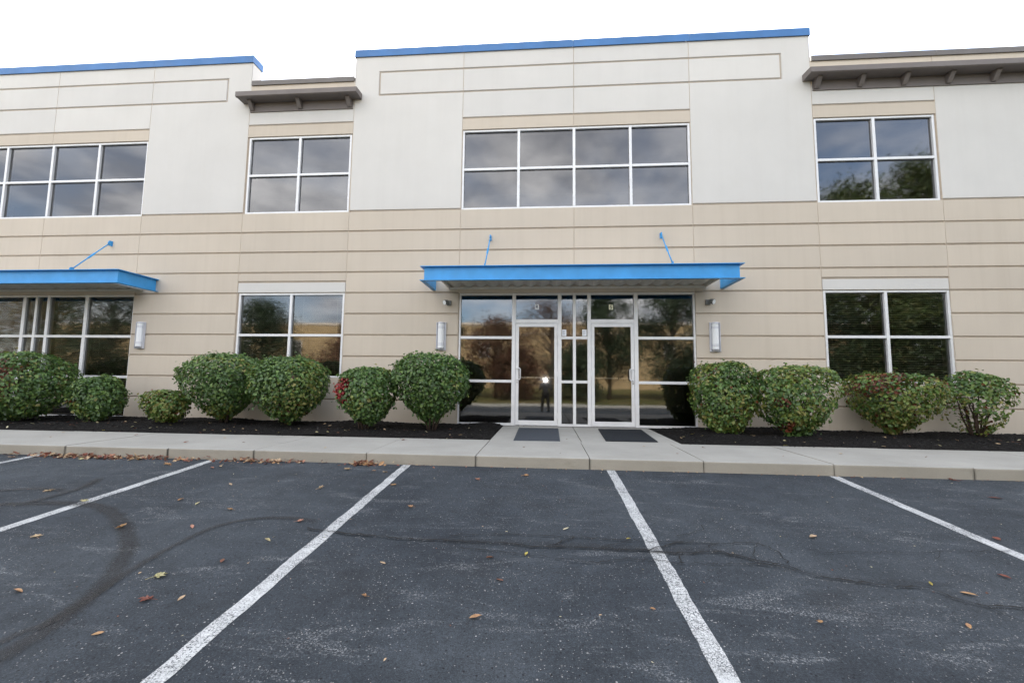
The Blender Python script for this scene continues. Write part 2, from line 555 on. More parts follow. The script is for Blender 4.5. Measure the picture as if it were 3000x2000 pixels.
def link(name, me, parent=None, loc=None):
    o = bpy.data.objects.new(name, me)
    COL.objects.link(o)
    if parent is not None:
        o.parent = parent
        o.matrix_parent_inverse = Matrix.Translation(-parent.location) if parent.parent is None else Matrix.Identity(4)
    if loc is not None:
        o.location = loc
    return o


def tag(o, label=None, cat=None, group=None, kind=None):
    if label:
        o['label'] = label
    if cat:
        o['category'] = cat
    if group:
        o['group'] = group
    if kind:
        o['kind'] = kind
    return o


def thing(name, label, cat, loc=(0, 0, 0), group=None):
    e = bpy.data.objects.new(name, None)
    COL.objects.link(e)
    e.location = loc
    e.empty_display_size = 0.2
    return tag(e, label, cat, group)


def np_mesh(name, V, F, mat, tint=None, smooth=False):
    """V (n,3) verts, F (m,k) faces of one size."""
    me = bpy.data.meshes.new(name)
    k = F.shape[1]
    me.vertices.add(len(V))
    me.vertices.foreach_set('co', np.ascontiguousarray(V, dtype=np.float32).ravel())
    me.loops.add(F.size)
    me.loops.foreach_set('vertex_index', np.ascontiguousarray(F, dtype=np.int32).ravel())
    me.polygons.add(len(F))
    me.polygons.foreach_set('loop_start', np.arange(0, F.size, k, dtype=np.int32))
    try:
        me.polygons.foreach_set('loop_total', np.full(len(F), k, dtype=np.int32))
    except Exception:
        pass
    me.materials.append(mat)
    me.update(calc_edges=True)
    if tint is not None:
        at = me.attributes.new('tint', 'FLOAT_COLOR', 'POINT')
        at.data.foreach_set('color', np.ascontiguousarray(np.c_[tint, np.ones(len(tint))], dtype=np.float32).ravel())
    if smooth:
        me.polygons.foreach_set('use_smooth', [True] * len(me.polygons))
    return me


def leaves(P, Nn, A, L, Wd, fold=0.25, droop=0.15):
    """One ovate leaf of two folded quads at each point: (verts, quads)."""
    n = len(P)
    Nn = Nn / (np.linalg.norm(Nn, axis=1, keepdims=True) + 1e-9)
    A = A - Nn * np.sum(A * Nn, axis=1, keepdims=True)
    A = A / (np.linalg.norm(A, axis=1, keepdims=True) + 1e-9)
    B = np.cross(Nn, A)
    L = L[:, None]
    Wd = Wd[:, None]
    v = np.empty((n, 6, 3))
    v[:, 0] = P
    v[:, 1] = P + A * L * 0.30 + B * Wd * 0.5 + Nn * Wd * fold
    v[:, 2] = P + A * L * 0.68 + B * Wd * 0.36 + Nn * (Wd * fold * 0.8 - L * droop * 0.3)
    v[:, 3] = P + A * L - Nn * L * droop
    v[:, 4] = P + A * L * 0.68 - B * Wd * 0.36 + Nn * (Wd * fold * 0.8 - L * droop * 0.3)
    v[:, 5] = P + A * L * 0.30 - B * Wd * 0.5 + Nn * Wd * fold
    base = np.arange(n)[:, None] * 6
    q = np.concatenate([base + np.array([[0, 1, 2, 3]]), base + np.array([[0, 3, 4, 5]])], axis=1).reshape(-1, 4)
    return v.reshape(-1, 3), q


# ------------------------------------------------------------------ ground and pavements
SLOPE = 0.06
KY = -3.68          # face of the kerb
KZ = -0.135         # asphalt at the foot of the kerb


def lot_z(y):
    if y > -12.0:
        return KZ + SLOPE * (y - KY)
    return KZ + SLOPE * (-12.0 - KY)


LOTZ = lot_z(-12.0)

def sheet(name, stations, xs, mat, parent=None):
    V, F = [], []
    for y, z in stations:
        for x in xs:
            V.append((x, y, z))
    n = len(xs)
    for j in range(len(stations) - 1):
        for i in range(n - 1):
            F.append((j * n + i, (j + 1) * n + i, (j + 1) * n + i + 1, j * n + i + 1))
    return np_mesh(name, np.array(V, float), np.array(F), mat)


ground = link('ground', sheet('ground', [(260, -0.75), (-20, -0.75), (-60, -0.74), (-400, -0.74)], [-400, -100, 0, 100, 400], M['grass']))
tag(ground, kind='structure')
lot = link('parking_lot', sheet('parking_lot', [(-3.60, lot_z(-3.60)), (-5, lot_z(-5)), (-8, lot_z(-8)), (-12, LOTZ), (-17.7, LOTZ)], [-90, -40, -20, -10, 0, 10, 20, 40, 90], M['asphalt']))
tag(lot, 'dark grey asphalt parking lot with faded white bay lines', kind='structure')

# bay lines, each its own strip
def strip(pts, width, lift=0.004, jit=0.0, rnd=None):
    """Flat ribbon lying on the lot along (x, y) points; uv x along, y across."""
    V, F, UV = [], [], []
    n = len(pts)
    for k, (x, y) in enumerate(pts):
        a = pts[max(k - 1, 0)]
        b = pts[min(k + 1, n - 1)]
        t = Vector((b[0] - a[0], b[1] - a[1]))
        t.normalize()
        nx, ny = -t.y, t.x
        w = width[k] if hasattr(width, '__len__') else width
        for sgn in (-0.5, 0.5):
            j = rnd.uniform(-jit, jit) if jit else 0
            xx, yy = x + nx * (w * sgn + j), y + ny * (w * sgn + j)
            V.append((xx, yy, lot_z(yy) + lift))
            UV.append((k / (n - 1), sgn + 0.5))
        if k:
            F.append((2 * k - 2, 2 * k - 1, 2 * k + 1, 2 * k))
    return V, F, UV


def strip_obj(name, pts, width, mat, parent, lift=0.004, jit=0.0, rnd=None):
    V, F, UV = strip(pts, width, lift, jit, rnd)
    me = np_mesh(name, np.array(V), np.array(F), mat)
    uvl = me.uv_layers.new(name='UVMap')
    for lp in me.loops:
        uvl.data[lp.index].uv = UV[lp.vertex_index]
    import bmesh
    bm = bmesh.new()
    bm.from_mesh(me)
    for fc in bm.faces:
        if fc.normal.z < 0:
            fc.normal_flip()
    bm.to_mesh(me)
    bm.free()
    return link(name, me, parent)


rnd = random.Random(4)
for x, dx in ((-12.03, .01), (-9.46, .01), (-6.895, .008), (-4.36, .026), (-1.757, .0225), (0.805, -.001), (3.395, -.01), (5.97, -.01), (8.55, -.01)):
    ys = [-3.70 - 0.06 * k for k in range(76)]
    strip_obj('parking_line', [(x - dx * (y + 3.64) + 0.003 * math.sin(y * 9 + x), y) for y in ys], 0.100, M['paint'], lot, 0.004, 0.0035, rnd)


def smooth_path(pts, n=10):
    out = []
    P = [pts[0]] + list(pts) + [pts[-1]]
    for k in range(1, len(P) - 2):
        p0, p1, p2, p3 = P[k - 1], P[k], P[k + 1], P[k + 2]
        for j in range(n):
            t = j / n
            out.append(tuple(0.5 * (2 * p1[i] + (p2[i] - p0[i]) * t + (2 * p0[i] - 5 * p1[i] + 4 * p2[i] - p3[i]) * t * t + (3 * p1[i] - p0[i] - 3 * p2[i] + p3[i]) * t ** 3) for i in (0, 1)))
    out.append(tuple(pts[-1]))
    return out


skids = [([(-2.48, -7.9), (-2.50, -7.4), (-2.52, -7.11), (-2.59, -6.86), (-2.70, -6.61), (-2.87, -6.35), (-3.10, -6.08), (-3.49, -5.77), (-3.86, -5.53), (-4.26, -5.39), (-4.71, -5.41), (-5.2, -5.55), (-5.9, -5.9)], 0.15),
         ([(-2.70, -7.7), (-2.63, -7.16), (-2.58, -7.03), (-2.60, -6.82), (-2.66, -6.55), (-2.69, -6.33), (-2.70, -6.05), (-2.67, -5.79), (-2.49, -5.59), (-2.15, -5.54), (-1.85, -5.62)], 0.085),
         ([(-6.2, -5.4), (-5.5, -5.13), (-5.28, -5.03), (-5.04, -5.03), (-4.86, -5.06)], 0.12),
         ([(-4.80, -5.40), (-4.79, -5.13), (-4.81, -4.91), (-4.97, -4.60)], 0.13)]
for k, (pts, w) in enumerate(skids):
    strip_obj('tyre_mark', smooth_path(pts), w, M['tyre'], lot, 0.006 + 0.001 * k)
# dark seepage along the old crack
strip_obj('seepage_stain', smooth_path([(-1.0, -5.84), (-0.4, -5.86), (0.2, -5.86), (0.75, -5.88), (1.2, -5.86), (1.55, -5.98)]), 0.20, M['seep'], lot, 0.010)
strip_obj('seepage_stain', smooth_path([(1.35, -5.97), (1.63, -6.08), (1.9, -6.17), (2.2, -6.2), (2.6, -6.19)]), 0.10, M['seep'], lot, 0.011)
cracks = [
    ([(-1.9, -5.74), (-1.59, -5.81), (-1.33, -5.84), (-1.02, -5.86), (-0.73, -5.86), (-0.38, -5.87), (0.02, -5.90), (0.40, -5.89), (0.73, -5.90), (0.97, -5.93), (1.24, -5.86), (1.45, -5.98), (1.63, -6.05), (1.74, -6.17), (1.91, -6.21), (2.11, -6.24), (2.32, -6.26), (2.42, -6.39), (2.49, -6.43), (2.69, -6.43), (3.0, -6.5)], 0.010),
    ([(-0.75, -5.77), (-0.28, -5.71), (0.25, -5.71), (0.65, -5.74), (1.04, -5.73), (1.31, -5.73), (1.61, -5.69), (1.67, -5.82), (1.64, -6.01)], 0.006),
    ([(-0.61, -5.98), (-0.36, -6.01), (-0.04, -6.05), (0.22, -6.10), (0.32, -6.12), (0.54, -6.05), (0.73, -6.03), (0.93, -6.07), (1.39, -6.04), (1.58, -6.05)], 0.005),
    ([(0.02, -5.90), (0.14, -5.80), (0.25, -5.71)], 0.006), ([(0.40, -5.89), (0.52, -5.81), (0.65, -5.74)], 0.005),
    ([(0.73, -5.90), (0.86, -5.82), (1.04, -5.73)], 0.007), ([(0.97, -5.93), (0.93, -6.0), (0.93, -6.07)], 0.006),
    ([(1.24, -5.86), (1.2, -5.8), (1.31, -5.73)], 0.005), ([(1.45, -5.98), (1.5, -5.85), (1.61, -5.69)], 0.004),
    ([(1.0, -5.62), (1.15, -5.55), (1.28, -5.47), (1.3, -5.38)], 0.004), ([(2.49, -6.43), (2.52, -6.55), (2.6, -6.7), (2.7, -6.9)], 0.005),
    ([(1.95, -5.82), (2.2, -5.78), (2.6, -5.76), (3.0, -5.70), (3.4, -5.66)], 0.004), ([(2.75, -5.95), (2.72, -5.85), (2.85, -5.72)], 0.003)]
for pts, w in cracks:
    pp = []
    for a, b in zip(pts, pts[1:]):
        n = max(3, int(math.hypot(b[0] - a[0], b[1] - a[1]) / 0.035))
        for j in range(n):
            t = j / n
            pp.append((a[0] + (b[0] - a[0]) * t + rnd.gauss(0, 0.008), a[1] + (b[1] - a[1]) * t + rnd.gauss(0, 0.009)))
    pp.append(pts[-1])
    ws = [w * rnd.uniform(0.5, 2.1) for _ in pp]
    strip_obj('crack', pp, ws, M['crack'], lot, 0.013)

# sidewalk slabs with an integral kerb
def slab_mesh(name, x0, x1, y0, y1, z0, mi_front=None):
    b = 0.018
    mb = MB()
    prof = [(y1, z0), (y1, 0.0)] + [(y0 + b - b * math.sin(a), -b + b * math.cos(a)) for a in [0, R(30), R(60), R(90)]] + [(y0, z0)]
    n = len(prof)
    e = 0.004
    for k in range(n):
        q, w = prof[k], prof[(k + 1) % n]
        front = k >= 2 and k <= n - 2
        mb.face([(x0, q[0], q[1]), (x1, q[0], q[1]), (x1, w[0], w[1]), (x0, w[0], w[1])], 1 if front and k >= 4 else 0)
    mb.face([(x0, y, z) for y, z in prof], 1)
    mb.face([(x1, y, z) for y, z in reversed(prof)], 1)
    return mb.mesh(name, [M['walk'], M['kerb']])


walk = thing('sidewalk', None, None)
walk['kind'] = 'structure'
jx = [-17.3, -15.8, -14.3, -12.8, -11.2, -9.65, -8.1, -6.54, -5.04, -3.83, -2.30, -0.875, 0.55, 1.92, 3.42, 4.96, 6.5, 8.05, 9.6, 11.1, 12.6, 14.1, 15.6, 17.1]
for k, (a, b) in enumerate(zip(jx, jx[1:])):
    o = link('slab', slab_mesh('slab', a + 0.005, b - 0.005, KY, -2.24, -0.45), walk)
    o.location = (0, 0, rnd.uniform(-0.004, 0.004))
mb = MB().box(-0.885, 0.565, -2.23, -0.012, -0.3, 0.0, 0, 0.006)
mb.obj('slab', [M['walk']], walk)
mb = MB().box(0.578, 2.11, -2.23, -0.012, -0.3, -0.002, 0, 0.006)
mb.obj('slab', [M['walk']], walk)
mb = MB().box(-17.3, 17.1, -3.60, -0.3, -0.5, -0.06)
mb.obj('joint_filler', [M['crack']], walk)

# mulch beds
def bed(name, x0, x1, y0, y1, seed, label):
    rs = np.random.RandomState(seed)
    nx, ny = int((x1 - x0) / 0.035), int((y1 - y0) / 0.035)
    xs, ys = np.linspace(x0, x1, nx), np.linspace(y0, y1, ny)
    X, Y = np.meshgrid(xs, ys)
    edge = np.minimum.reduce([(X - x0), (x1 - X), (Y - y0)])
    Z = 0.045 * np.clip(edge / 0.25, 0, 1) ** 0.7 - 0.012
    for _ in range(26):
        kx, ky = rs.normal(0, 3.2, 2)
        Z += 0.0045 * np.sin(kx * X + ky * Y + rs.uniform(0, 6.3))
    Z += rs.normal(0, 0.006, Z.shape)
    V = np.stack([X, Y, Z], -1).reshape(-1, 3)
    i = np.arange(nx * ny).reshape(ny, nx)
    F = np.stack([i[:-1, :-1], i[:-1, 1:], i[1:, 1:], i[1:, :-1]], -1).reshape(-1, 4)
    o = link(name, np_mesh(name, V, F, M['mulch'], smooth=False))
    tag(o, label, kind='stuff')
    # shredded chips lying over it
    n = int((x1 - x0) * 420)
    cx, cy = rs.uniform(x0 + .02, x1 - .02, n), rs.uniform(y0 + .02, y1 - .05, n)
    ix = np.clip(((cx - x0) / (x1 - x0) * (nx - 1)).astype(int), 0, nx - 1)
    iy = np.clip(((cy - y0) / (y1 - y0) * (ny - 1)).astype(int), 0, ny - 1)
    P = np.stack([cx, cy, Z[iy, ix] + 0.006], -1)
    ang = rs.uniform(0, 6.3, n)
    A = np.stack([np.cos(ang), np.sin(ang), rs.normal(0, 0.25, n)], -1)
    Nn = np.stack([rs.normal(0, .4, n), rs.normal(0, .4, n), np.ones(n)], -1)
    v, q = leaves(P, Nn, A, rs.uniform(.02, .07, n), rs.uniform(.006, .014, n), 0.1, 0.0)
    t = np.repeat(np.where(rs.rand(n) < 0.13, rs.uniform(.03, .10, n), rs.uniform(.004, .016, n)), 6)
    tint = np.stack([t, t * 0.88, t * 0.8], -1)
    c = link('mulch_chips', np_mesh('mulch_chips', v, q, M['dry_leaf'], tint), o)
    c['kind'] = 'stuff'
    return o, (xs, ys, Z)


bedL, hfL = bed('mulch_bed', -17.2, -0.89, -2.235, 0.01, 3, 'black shredded mulch in the bed left of the entry walk')
bedR, hfR = bed('mulch_bed', 2.115, 17.0, -2.235, 0.01, 5, 'black shredded mulch in the bed right of the entry walk')


def bed_z(x, y):
    xs, ys, Z = hfL if x < 0.5 else hfR
    i = int(np.clip(np.searchsorted(xs, x), 0, len(xs) - 1))
    j = int(np.clip(np.searchsorted(ys, y), 0, len(ys) - 1))
    return float(Z[j, i])

# ------------------------------------------------------------------ the office building
B = thing('office_building', 'two-storey beige and white panel office building with blue roof coping', 'building', (0.6, 0.0, 0.0))
XJ = [-19.66, -17.14, -14.58, -12.06, -9.54, -7.02, -4.464, -1.9, 0.605, 3.12, 5.656, 8.10, 10.62, 13.14, 15.7]
ZG = [0.496 + 0.472 * k for k in range(10)]     # reveals of the beige part, the last where white begins
ZB = -0.05
LOWTOP, HIGHTOP = 7.88, 8.47
TALL = [(-17.14, -7.02), (-4.464, 5.656)]
W_TOP, W_BOT = 6.585, 4.73
BAND = 6.875
PF, PB = 0.0, 0.024       # front face of panels, face of the wall behind the reveals
openings = [(-1.888, 3.125, -0.1, 2.846), (-14.57, -9.55, -0.1, 2.846),
            (-6.99, -4.49, 0.965, 2.862), (5.685, 8.125 - 0.02, 0.965, 2.862),
            (-6.99, -4.49, W_BOT, W_TOP), (-1.893, 3.115, W_BOT, W_TOP), (5.68, 8.08, W_BOT, W_TOP), (-14.56, -9.545, W_BOT, W_TOP)]


def in_tall(x):
    return any(a < x < b for a, b in TALL)


# load-bearing wall with openings
xs = sorted(set([XJ[0], XJ[-1]] + [v for o in openings for v in o[:2]] + [v for t in TALL for v in t]))
zs = sorted(set([-0.3, LOWTOP - 0.02, HIGHTOP - 0.02] + [v for o in openings for v in o[2:]]))
mb = MB()
for a, b in zip(xs, xs[1:]):
    for c, d in zip(zs, zs[1:]):
        mx_, mz_ = (a + b) / 2, (c + d) / 2
        if any(o[0] < mx_ < o[1] and o[2] < mz_ < o[3] for o in openings):
            continue
        if mz_ > LOWTOP - 0.02 and not in_tall(mx_):
            continue
        mb.box(a, b, PB, 0.30, c, d)
mb.obj('structural_wall', [M['backing']], B)
mb = MB()
for x0, x1 in ((XJ[0], XJ[0] + 0.3), (XJ[-1] - 0.3, XJ[-1])):
    mb.box(x0, x1, 0.301, 18, -0.3, LOWTOP - 0.02)
mb.box(XJ[0], XJ[-1], 18.0, 18.3, -0.3, LOWTOP - 0.02)
mb.obj('side_wall', [M['beige']], B)
MB().box(XJ[0] + .31, XJ[-1] - .31, 0.302, 17.99, 7.05, 7.2).obj('roof', [M['roofing']], B)
mb = MB().box(XJ[0] + .31, XJ[-1] - .31, 0.303, 17.99, -0.2, -0.012)
mb.obj('interior_floor', [M['carpet']], B)
MB().box(XJ[0] + .31, XJ[-1] - .31, 0.303, 17.99, 2.95, 4.3).obj('upper_floor', [M['interior']], B)
MB().box(XJ[0] + .31, XJ[-1] - .31, 5.0, 5.15, -0.011, 2.949).obj('interior_wall', [M['interior']], B)
MB().box(XJ[0] + .31, XJ[-1] - .31, 4.6, 4.75, 4.301, 7.049).obj('interior_wall', [M['interior']], B)
for x in (-8.3, -3.3, 0.56, 4.4):
    MB().box(x, x + .14, 0.31, 4.99, -0.011, 2.949).obj('interior_wall', [M['interior']], B)

RH = 0.0135     # half the floor of a reveal
CH = 0.010     # its splayed side


def panel(poly, mat, ins, name='wall_panel'):
    """Panel from a counter-clockwise (x, z) outline; ins = splay at each edge."""
    n = len(poly)
    inner = []
    lines = []
    for k in range(n):
        a, b = Vector(poly[k]), Vector(poly[(k + 1) % n])
        t = (b - a).normalized()
        nn = Vector((-t.y, t.x))
        lines.append((a + nn * ins[k], t))
    for k in range(n):
        (p1, t1), (p2, t2) = lines[k - 1], lines[k]
        det = t1.x * -t2.y + t2.x * t1.y
        d = p2 - p1
        s = (d.x * -t2.y + t2.x * d.y) / det
        inner.append(p1 + t1 * s)
    mb = MB()
    mb.face([(q.x, PF, q.y) for q in inner])
    for k in range(n):
        k2 = (k + 1) % n
        mb.face([(poly[k][0], PB, poly[k][1]), (poly[k2][0], PB, poly[k2][1]), (inner[k2].x, PF, inner[k2].y), (inner[k].x, PF, inner[k].y)])
    return mb.obj(name, [mat], B)


VJ = 0.005     # half a vertical joint


def rect(x0, x1, z0, z1, mat, bot=True, top=True, lj=True, rj=True, name='wall_panel'):
    x0 += VJ if lj else 0
    x1 -= VJ if rj else 0
    z0 += RH if bot else 0
    z1 -= RH if top else 0
    if x1 - x0 < 0.02 or z1 - z0 < 0.02:
        return
    panel([(x0, z0), (x1, z0), (x1, z1), (x0, z1)], mat, [CH if bot else 0, 0.002, CH if top else 0, 0.002], name)


GL, GH = 7.515, 8.075           # long rectangle scored into the tall parapets
for ci in range(len(XJ) - 1):
    a, b = XJ[ci], XJ[ci + 1]
    mid = (a + b) / 2
    sf = (-14.6 < mid < -9.5) or (-1.9 < mid < 3.12)
    win = (-7.02 < mid < -4.46) or (5.65 < mid < 8.1)
    # lower, beige courses
    zl = [ZB] + ZG
    for z0, z1 in zip(zl, zl[1:]):
        if sf and z1 < 2.9:
            continue
        if win and 0.9 < z0 and z1 < 2.9:
            continue
        if sf and z0 < 2.9 and z1 < 3.4:
            rect(a, b, 2.85, z1, M['beige'], bot=False)
            continue
        if win and 2.8 < z0 < 2.9:
            rect(a, b, 3.118, z1, M['beige'])
            panel([(a + 0.012, 2.875), (b - 0.012, 2.875), (b - 0.012, 3.100), (a + 0.012, 3.100)], M['white'], [0.004] * 4, 'lintel')
            continue
        if sf and z1 > 4.7:
            rect(a, b, z0, W_BOT - 0.004, M['beige'], top=False)
            continue
        if win and z1 > 4.7:
            rect(a, b, z0, W_BOT - 0.004, M['beige'], top=False)
            continue
        if win and z1 < 1.0 and z0 > 0.4:
            rect(a, b, z0, 0.960, M['beige'], top=False)
            continue
        rect(a, b, z0, z1, M['beige'], bot=z0 > 0)
    # upper, white part
    if sf:
        rect(a, b, W_TOP + 0.012, BAND, M['beige'], bot=False)
        rect(a, b, BAND, GL, M['white'])
        rect(a, b, GL, GH, M['white'])
        rect(a, b, GH, HIGHTOP, M['white'], top=False)
    elif win:
        rect(a, b, W_TOP + 0.012, BAND, M['beige'], bot=False)
        rect(a, b, BAND, 7.30, M['white'], top=False)
        rect(a, b, 7.31, LOWTOP, M['beige'], bot=False, top=False)
    elif in_tall(mid):
        x0, x1 = a + VJ, b - VJ
        z0 = ZG[-1] + RH
        left = abs(a - (-4.464)) < .01 or abs(a + 17.14) < .01
        if left:
            g = a + 0.59
            panel([(x0, z0), (x1, z0), (x1, GL - RH), (g - RH, GL - RH), (g - RH, GH + RH), (x1, GH + RH), (x1, HIGHTOP), (x0, HIGHTOP)],
                  M['white'], [CH, .002, CH, CH, CH, .002, 0, .002])
            panel([(g + RH, GL + RH), (x1, GL + RH), (x1, GH - RH), (g + RH, GH - RH)], M['white'], [CH, .002, CH, CH])
        else:
            g = b - 0.60
            panel([(x0, z0), (x1, z0), (x1, HIGHTOP), (x0, HIGHTOP), (x0, GH + RH), (g + RH, GH + RH), (g + RH, GL - RH), (x0, GL - RH)],
                  M['white'], [CH, .002, 0, .002, CH, CH, CH, .002])
            panel([(x0, GL + RH), (g - RH, GL + RH), (g - RH, GH - RH), (x0, GH - RH)], M['white'], [CH, CH, CH, .002])
    else:
        rect(a, b, ZG[-1], 7.30, M['white'], top=False)
        rect(a, b, 7.31, LOWTOP, M['beige'], bot=False, top=False)
# sealant in the upright joints
for x in XJ[1:-1]:
    ztop = HIGHTOP if in_tall(x) else LOWTOP
    segs = [(ZB, ztop)]
    for o in openings:
        if o[0] < x < o[1] or abs(o[0] - x) < 0.02 and False:
            segs = [q for s in segs for q in ((s[0], min(s[1], o[2])), (max(s[0], o[3]), s[1])) if q[1] - q[0] > 0.05]
    for z0, z1 in segs:
        MB().box(x - VJ, x + VJ, 0.004, PB - 0.001, z0, z1).obj('joint_sealant', [M['sealant']], B)

# copings
def coping(x0, x1, z, h, mat, over, depth):
    n = max(1, round((x1 - x0) / 2.55))
    for k in range(n):
        a, b = x0 + (x1 - x0) * k / n, x0 + (x1 - x0) * (k + 1) / n
        mb = MB()
        mb.box(a + 0.0015, b - 0.0015, -over, -over + 0.004, z, z + h)
        mb.box(a + 0.0015, b - 0.0015, -over + 0.0041, depth - 0.0041, z + h - 0.004, z + h)
        mb.box(a + 0.0015, b - 0.0015, depth - 0.004, depth, z, z + h)
        if k == 0:
            mb.box(a - 0.003, a + 0.0014, -over, depth, z, z + h)
        if k == n - 1:
            mb.box(b - 0.0014, b + 0.003, -over, depth, z, z + h)
        mb.obj('coping', [mat], B)


for a, b in TALL:
    coping(a - 0.02, b + 0.02, HIGHTOP - 0.012, 0.172, M['blue_cap'], 0.03, 0.33)
for a, b in ((XJ[0], -17.16), (-6.995, -4.489), (5.681, XJ[-1])):
    coping(a, b, LOWTOP - 0.012, 0.115, M['brown_cap'], 0.03, 0.33)

# plaster on the ends of the tall parapets
for a, b in TALL:
    for x0, x1 in ((a - 0.006, a - 0.001), (b + 0.001, b + 0.006)):
        MB().box(x0, x1, 0.001, 0.30, LOWTOP - 0.4, HIGHTOP - 0.013).obj('parapet_return', [M['white']], B)

# cornices over the low bays
def cornice(x0, x1, fx0, fx1, brackets):
    mb = MB()
    y = -0.31
    prof = [(-0.003, 7.555), (y + 0.03, 7.530), (y, 7.522), (y, 7.415), (y + 0.02, 7.400), (y + 0.05, 7.400), (y + 0.05, 7.412), (-0.003, 7.412)]
    mb.prism_x(prof, x0, x1)
    c = mb.obj('cornice', [M['brown']], B)
    MB().box(fx0, fx1, -0.028, -0.002, 7.195, 7.411).obj('frieze', [M['brown']], c)
    for bx in brackets:
        pr = [(-0.029, 7.4115), (-0.185, 7.4115), (-0.185, 7.375), (-0.15, 7.34), (-0.09, 7.255), (-0.06, 7.222), (-0.029, 7.222)]
        MB().prism_x(pr, bx - 0.045, bx + 0.045).obj('bracket', [M['brown']], c)


cornice(-7.17, -4.285, -6.995, -4.489, (-6.93, -5.75, -4.56))
cornice(5.485, XJ[-1], 5.681, XJ[-1], [5.745 + 0.872 * k for k in range(12)])

# window frames
def members(mb, rects, y0, y1):
    for k, (a, b, c, d) in enumerate(rects):
        mb.box(a, b, y0, y1, c, d)


def pane(x0, x1, z0, z1, parent, y=0.072):
    mb = MB()
    y2 = y + 0.008
    mb.face([(x0, y, z0), (x1, y, z0), (x1, y, z1), (x0, y, z1)], 0)
    mb.face([(x1, y2, z0), (x0, y2, z0), (x0, y2, z1), (x1, y2, z1)], 1)
    mb.face([(x0, y, z0), (x0, y, z1), (x0, y2, z1), (x0, y2, z0)], 1)
    mb.face([(x1, y, z1), (x1, y, z0), (x1, y2, z0), (x1, y2, z1)], 1)
    mb.face([(x0, y, z1), (x1, y, z1), (x1, y2, z1), (x0, y2, z1)], 1)
    mb.face([(x1, y, z0), (x0, y, z0), (x0, y2, z0), (x1, y2, z0)], 1)
    return mb.obj('pane', [M['glass'], M['glass_in']], parent, recalc=False)


def window(x0, x1, z0, z1, cols, mids, jamb=0.045, mull=0.058, yf=0.022):
    """Aluminium window: a grid of cols lights wide, rails at mids."""
    mb = MB()
    yb = 0.15
    fy = yf
    mb.box(x0, x0 + jamb, fy, yb, z0, z1, 0, 0.003)
    mb.box(x1 - jamb, x1, fy, yb, z0, z1, 0, 0.003)
    xs_ = [x0 + jamb + (x1 - x0 - 2 * jamb) * k / cols for k in range(cols + 1)]
    vs_ = []
    for k in range(1, cols):
        vs_.append((xs_[k] - mull / 2, xs_[k] + mull / 2))
        mb.box(vs_[-1][0], vs_[-1][1], fy, yb, z0 + 0.0401, z1 - 0.0401, 0, 0.003)
    mb.box(x0 + jamb + .0002, x1 - jamb - .0002, fy + 0.001, yb, z0, z0 + 0.040, 0, 0.003)
    mb.box(x0 + jamb + .0002, x1 - jamb - .0002, fy + 0.001, yb, z1 - 0.040, z1, 0, 0.003)
    edges = [x0 + jamb] + [e for v in vs_ for e in v] + [x1 - jamb]
    for k in range(cols):
        for zm in mids:
            mb.box(edges[2 * k] + .0002, edges[2 * k + 1] - .0002, fy + 0.002, yb, zm - 0.027, zm + 0.027, 0, 0.003)
    w = mb.obj('window', [M['alu']], B)
    zz_ = [z0 + 0.04] + [e for zm in mids for e in (zm - 0.027, zm + 0.027)] + [z1 - 0.04]
    for k in range(cols):
        for j in range(len(mids) + 1):
            pane(edges[2 * k] - 0.004, edges[2 * k + 1] + 0.004, zz_[2 * j] - 0.004, zz_[2 * j + 1] + 0.004, w)
    return w


window(-6.988, -4.492, W_BOT + 0.002, W_TOP - 0.002, 2, [5.655])
window(-1.891, 3.113, W_BOT + 0.002, W_TOP - 0.002, 4, [5.665])
window(5.682, 8.078, W_BOT + 0.002, W_TOP - 0.002, 2, [5.665])
window(-14.558, -9.547, W_BOT + 0.002, W_TOP - 0.002, 4, [5.645])
window(-6.988, -4.492, 0.967, 2.860, 2, [1.908])
window(5.687, 8.103, 0.967, 2.860, 2, [1.908])

# storefronts
def storefront(off, doors):
    mb = MB()
    yf, yb = 0.03, 0.15
    X = lambda v: v + off
    Z0, Z1 = 0.002, 2.844
    up = [(-1.886, -1.868), (-0.726, -0.645), (0.256, 0.338), (0.580, 0.642), (0.888, 0.962), (1.863, 1.945), (3.087, 3.123)]
    up[0] = (-1.886, -1.850)
    for a, b in up:
        mb.box(X(a), X(b), yf, yb, Z0, Z1, 0, 0.003)
    bays = [(up[k][1], up[k + 1][0]) for k in range(6)]
    panes = []
    for k, (a, b) in enumerate(bays):
        a2, b2 = X(a) + .0002, X(b) - .0002
        mb.box(a2, b2, yf + .001, yb, 2.798, Z1, 0, 0.003)
        if doors and k in (1, 4):
            mb.box(a2, b2, yf + .001, yb, 2.184, 2.268, 0, 0.003)
            panes.append((a2, b2, 2.268, 2.798))
            continue
        mb.box(a2, b2, yf + .001, yb, Z0, 0.052, 0, 0.003)
        for r in (0.935, 1.870):
            mb.box(a2, b2, yf + .002, yb, r - 0.029, r + 0.029, 0, 0.003)
        panes += [(a2, b2, 0.052, 0.906), (a2, b2, 0.964, 1.841), (a2, b2, 1.899, 2.798)]
    s = mb.obj('storefront', [M['alu']], B)
    for q in panes:
        pane(q[0] - .004, q[1] + .004, q[2] - .004, q[3] + .004, s)
    return s


storefront(0.0, True)
storefront(-12.672, False)


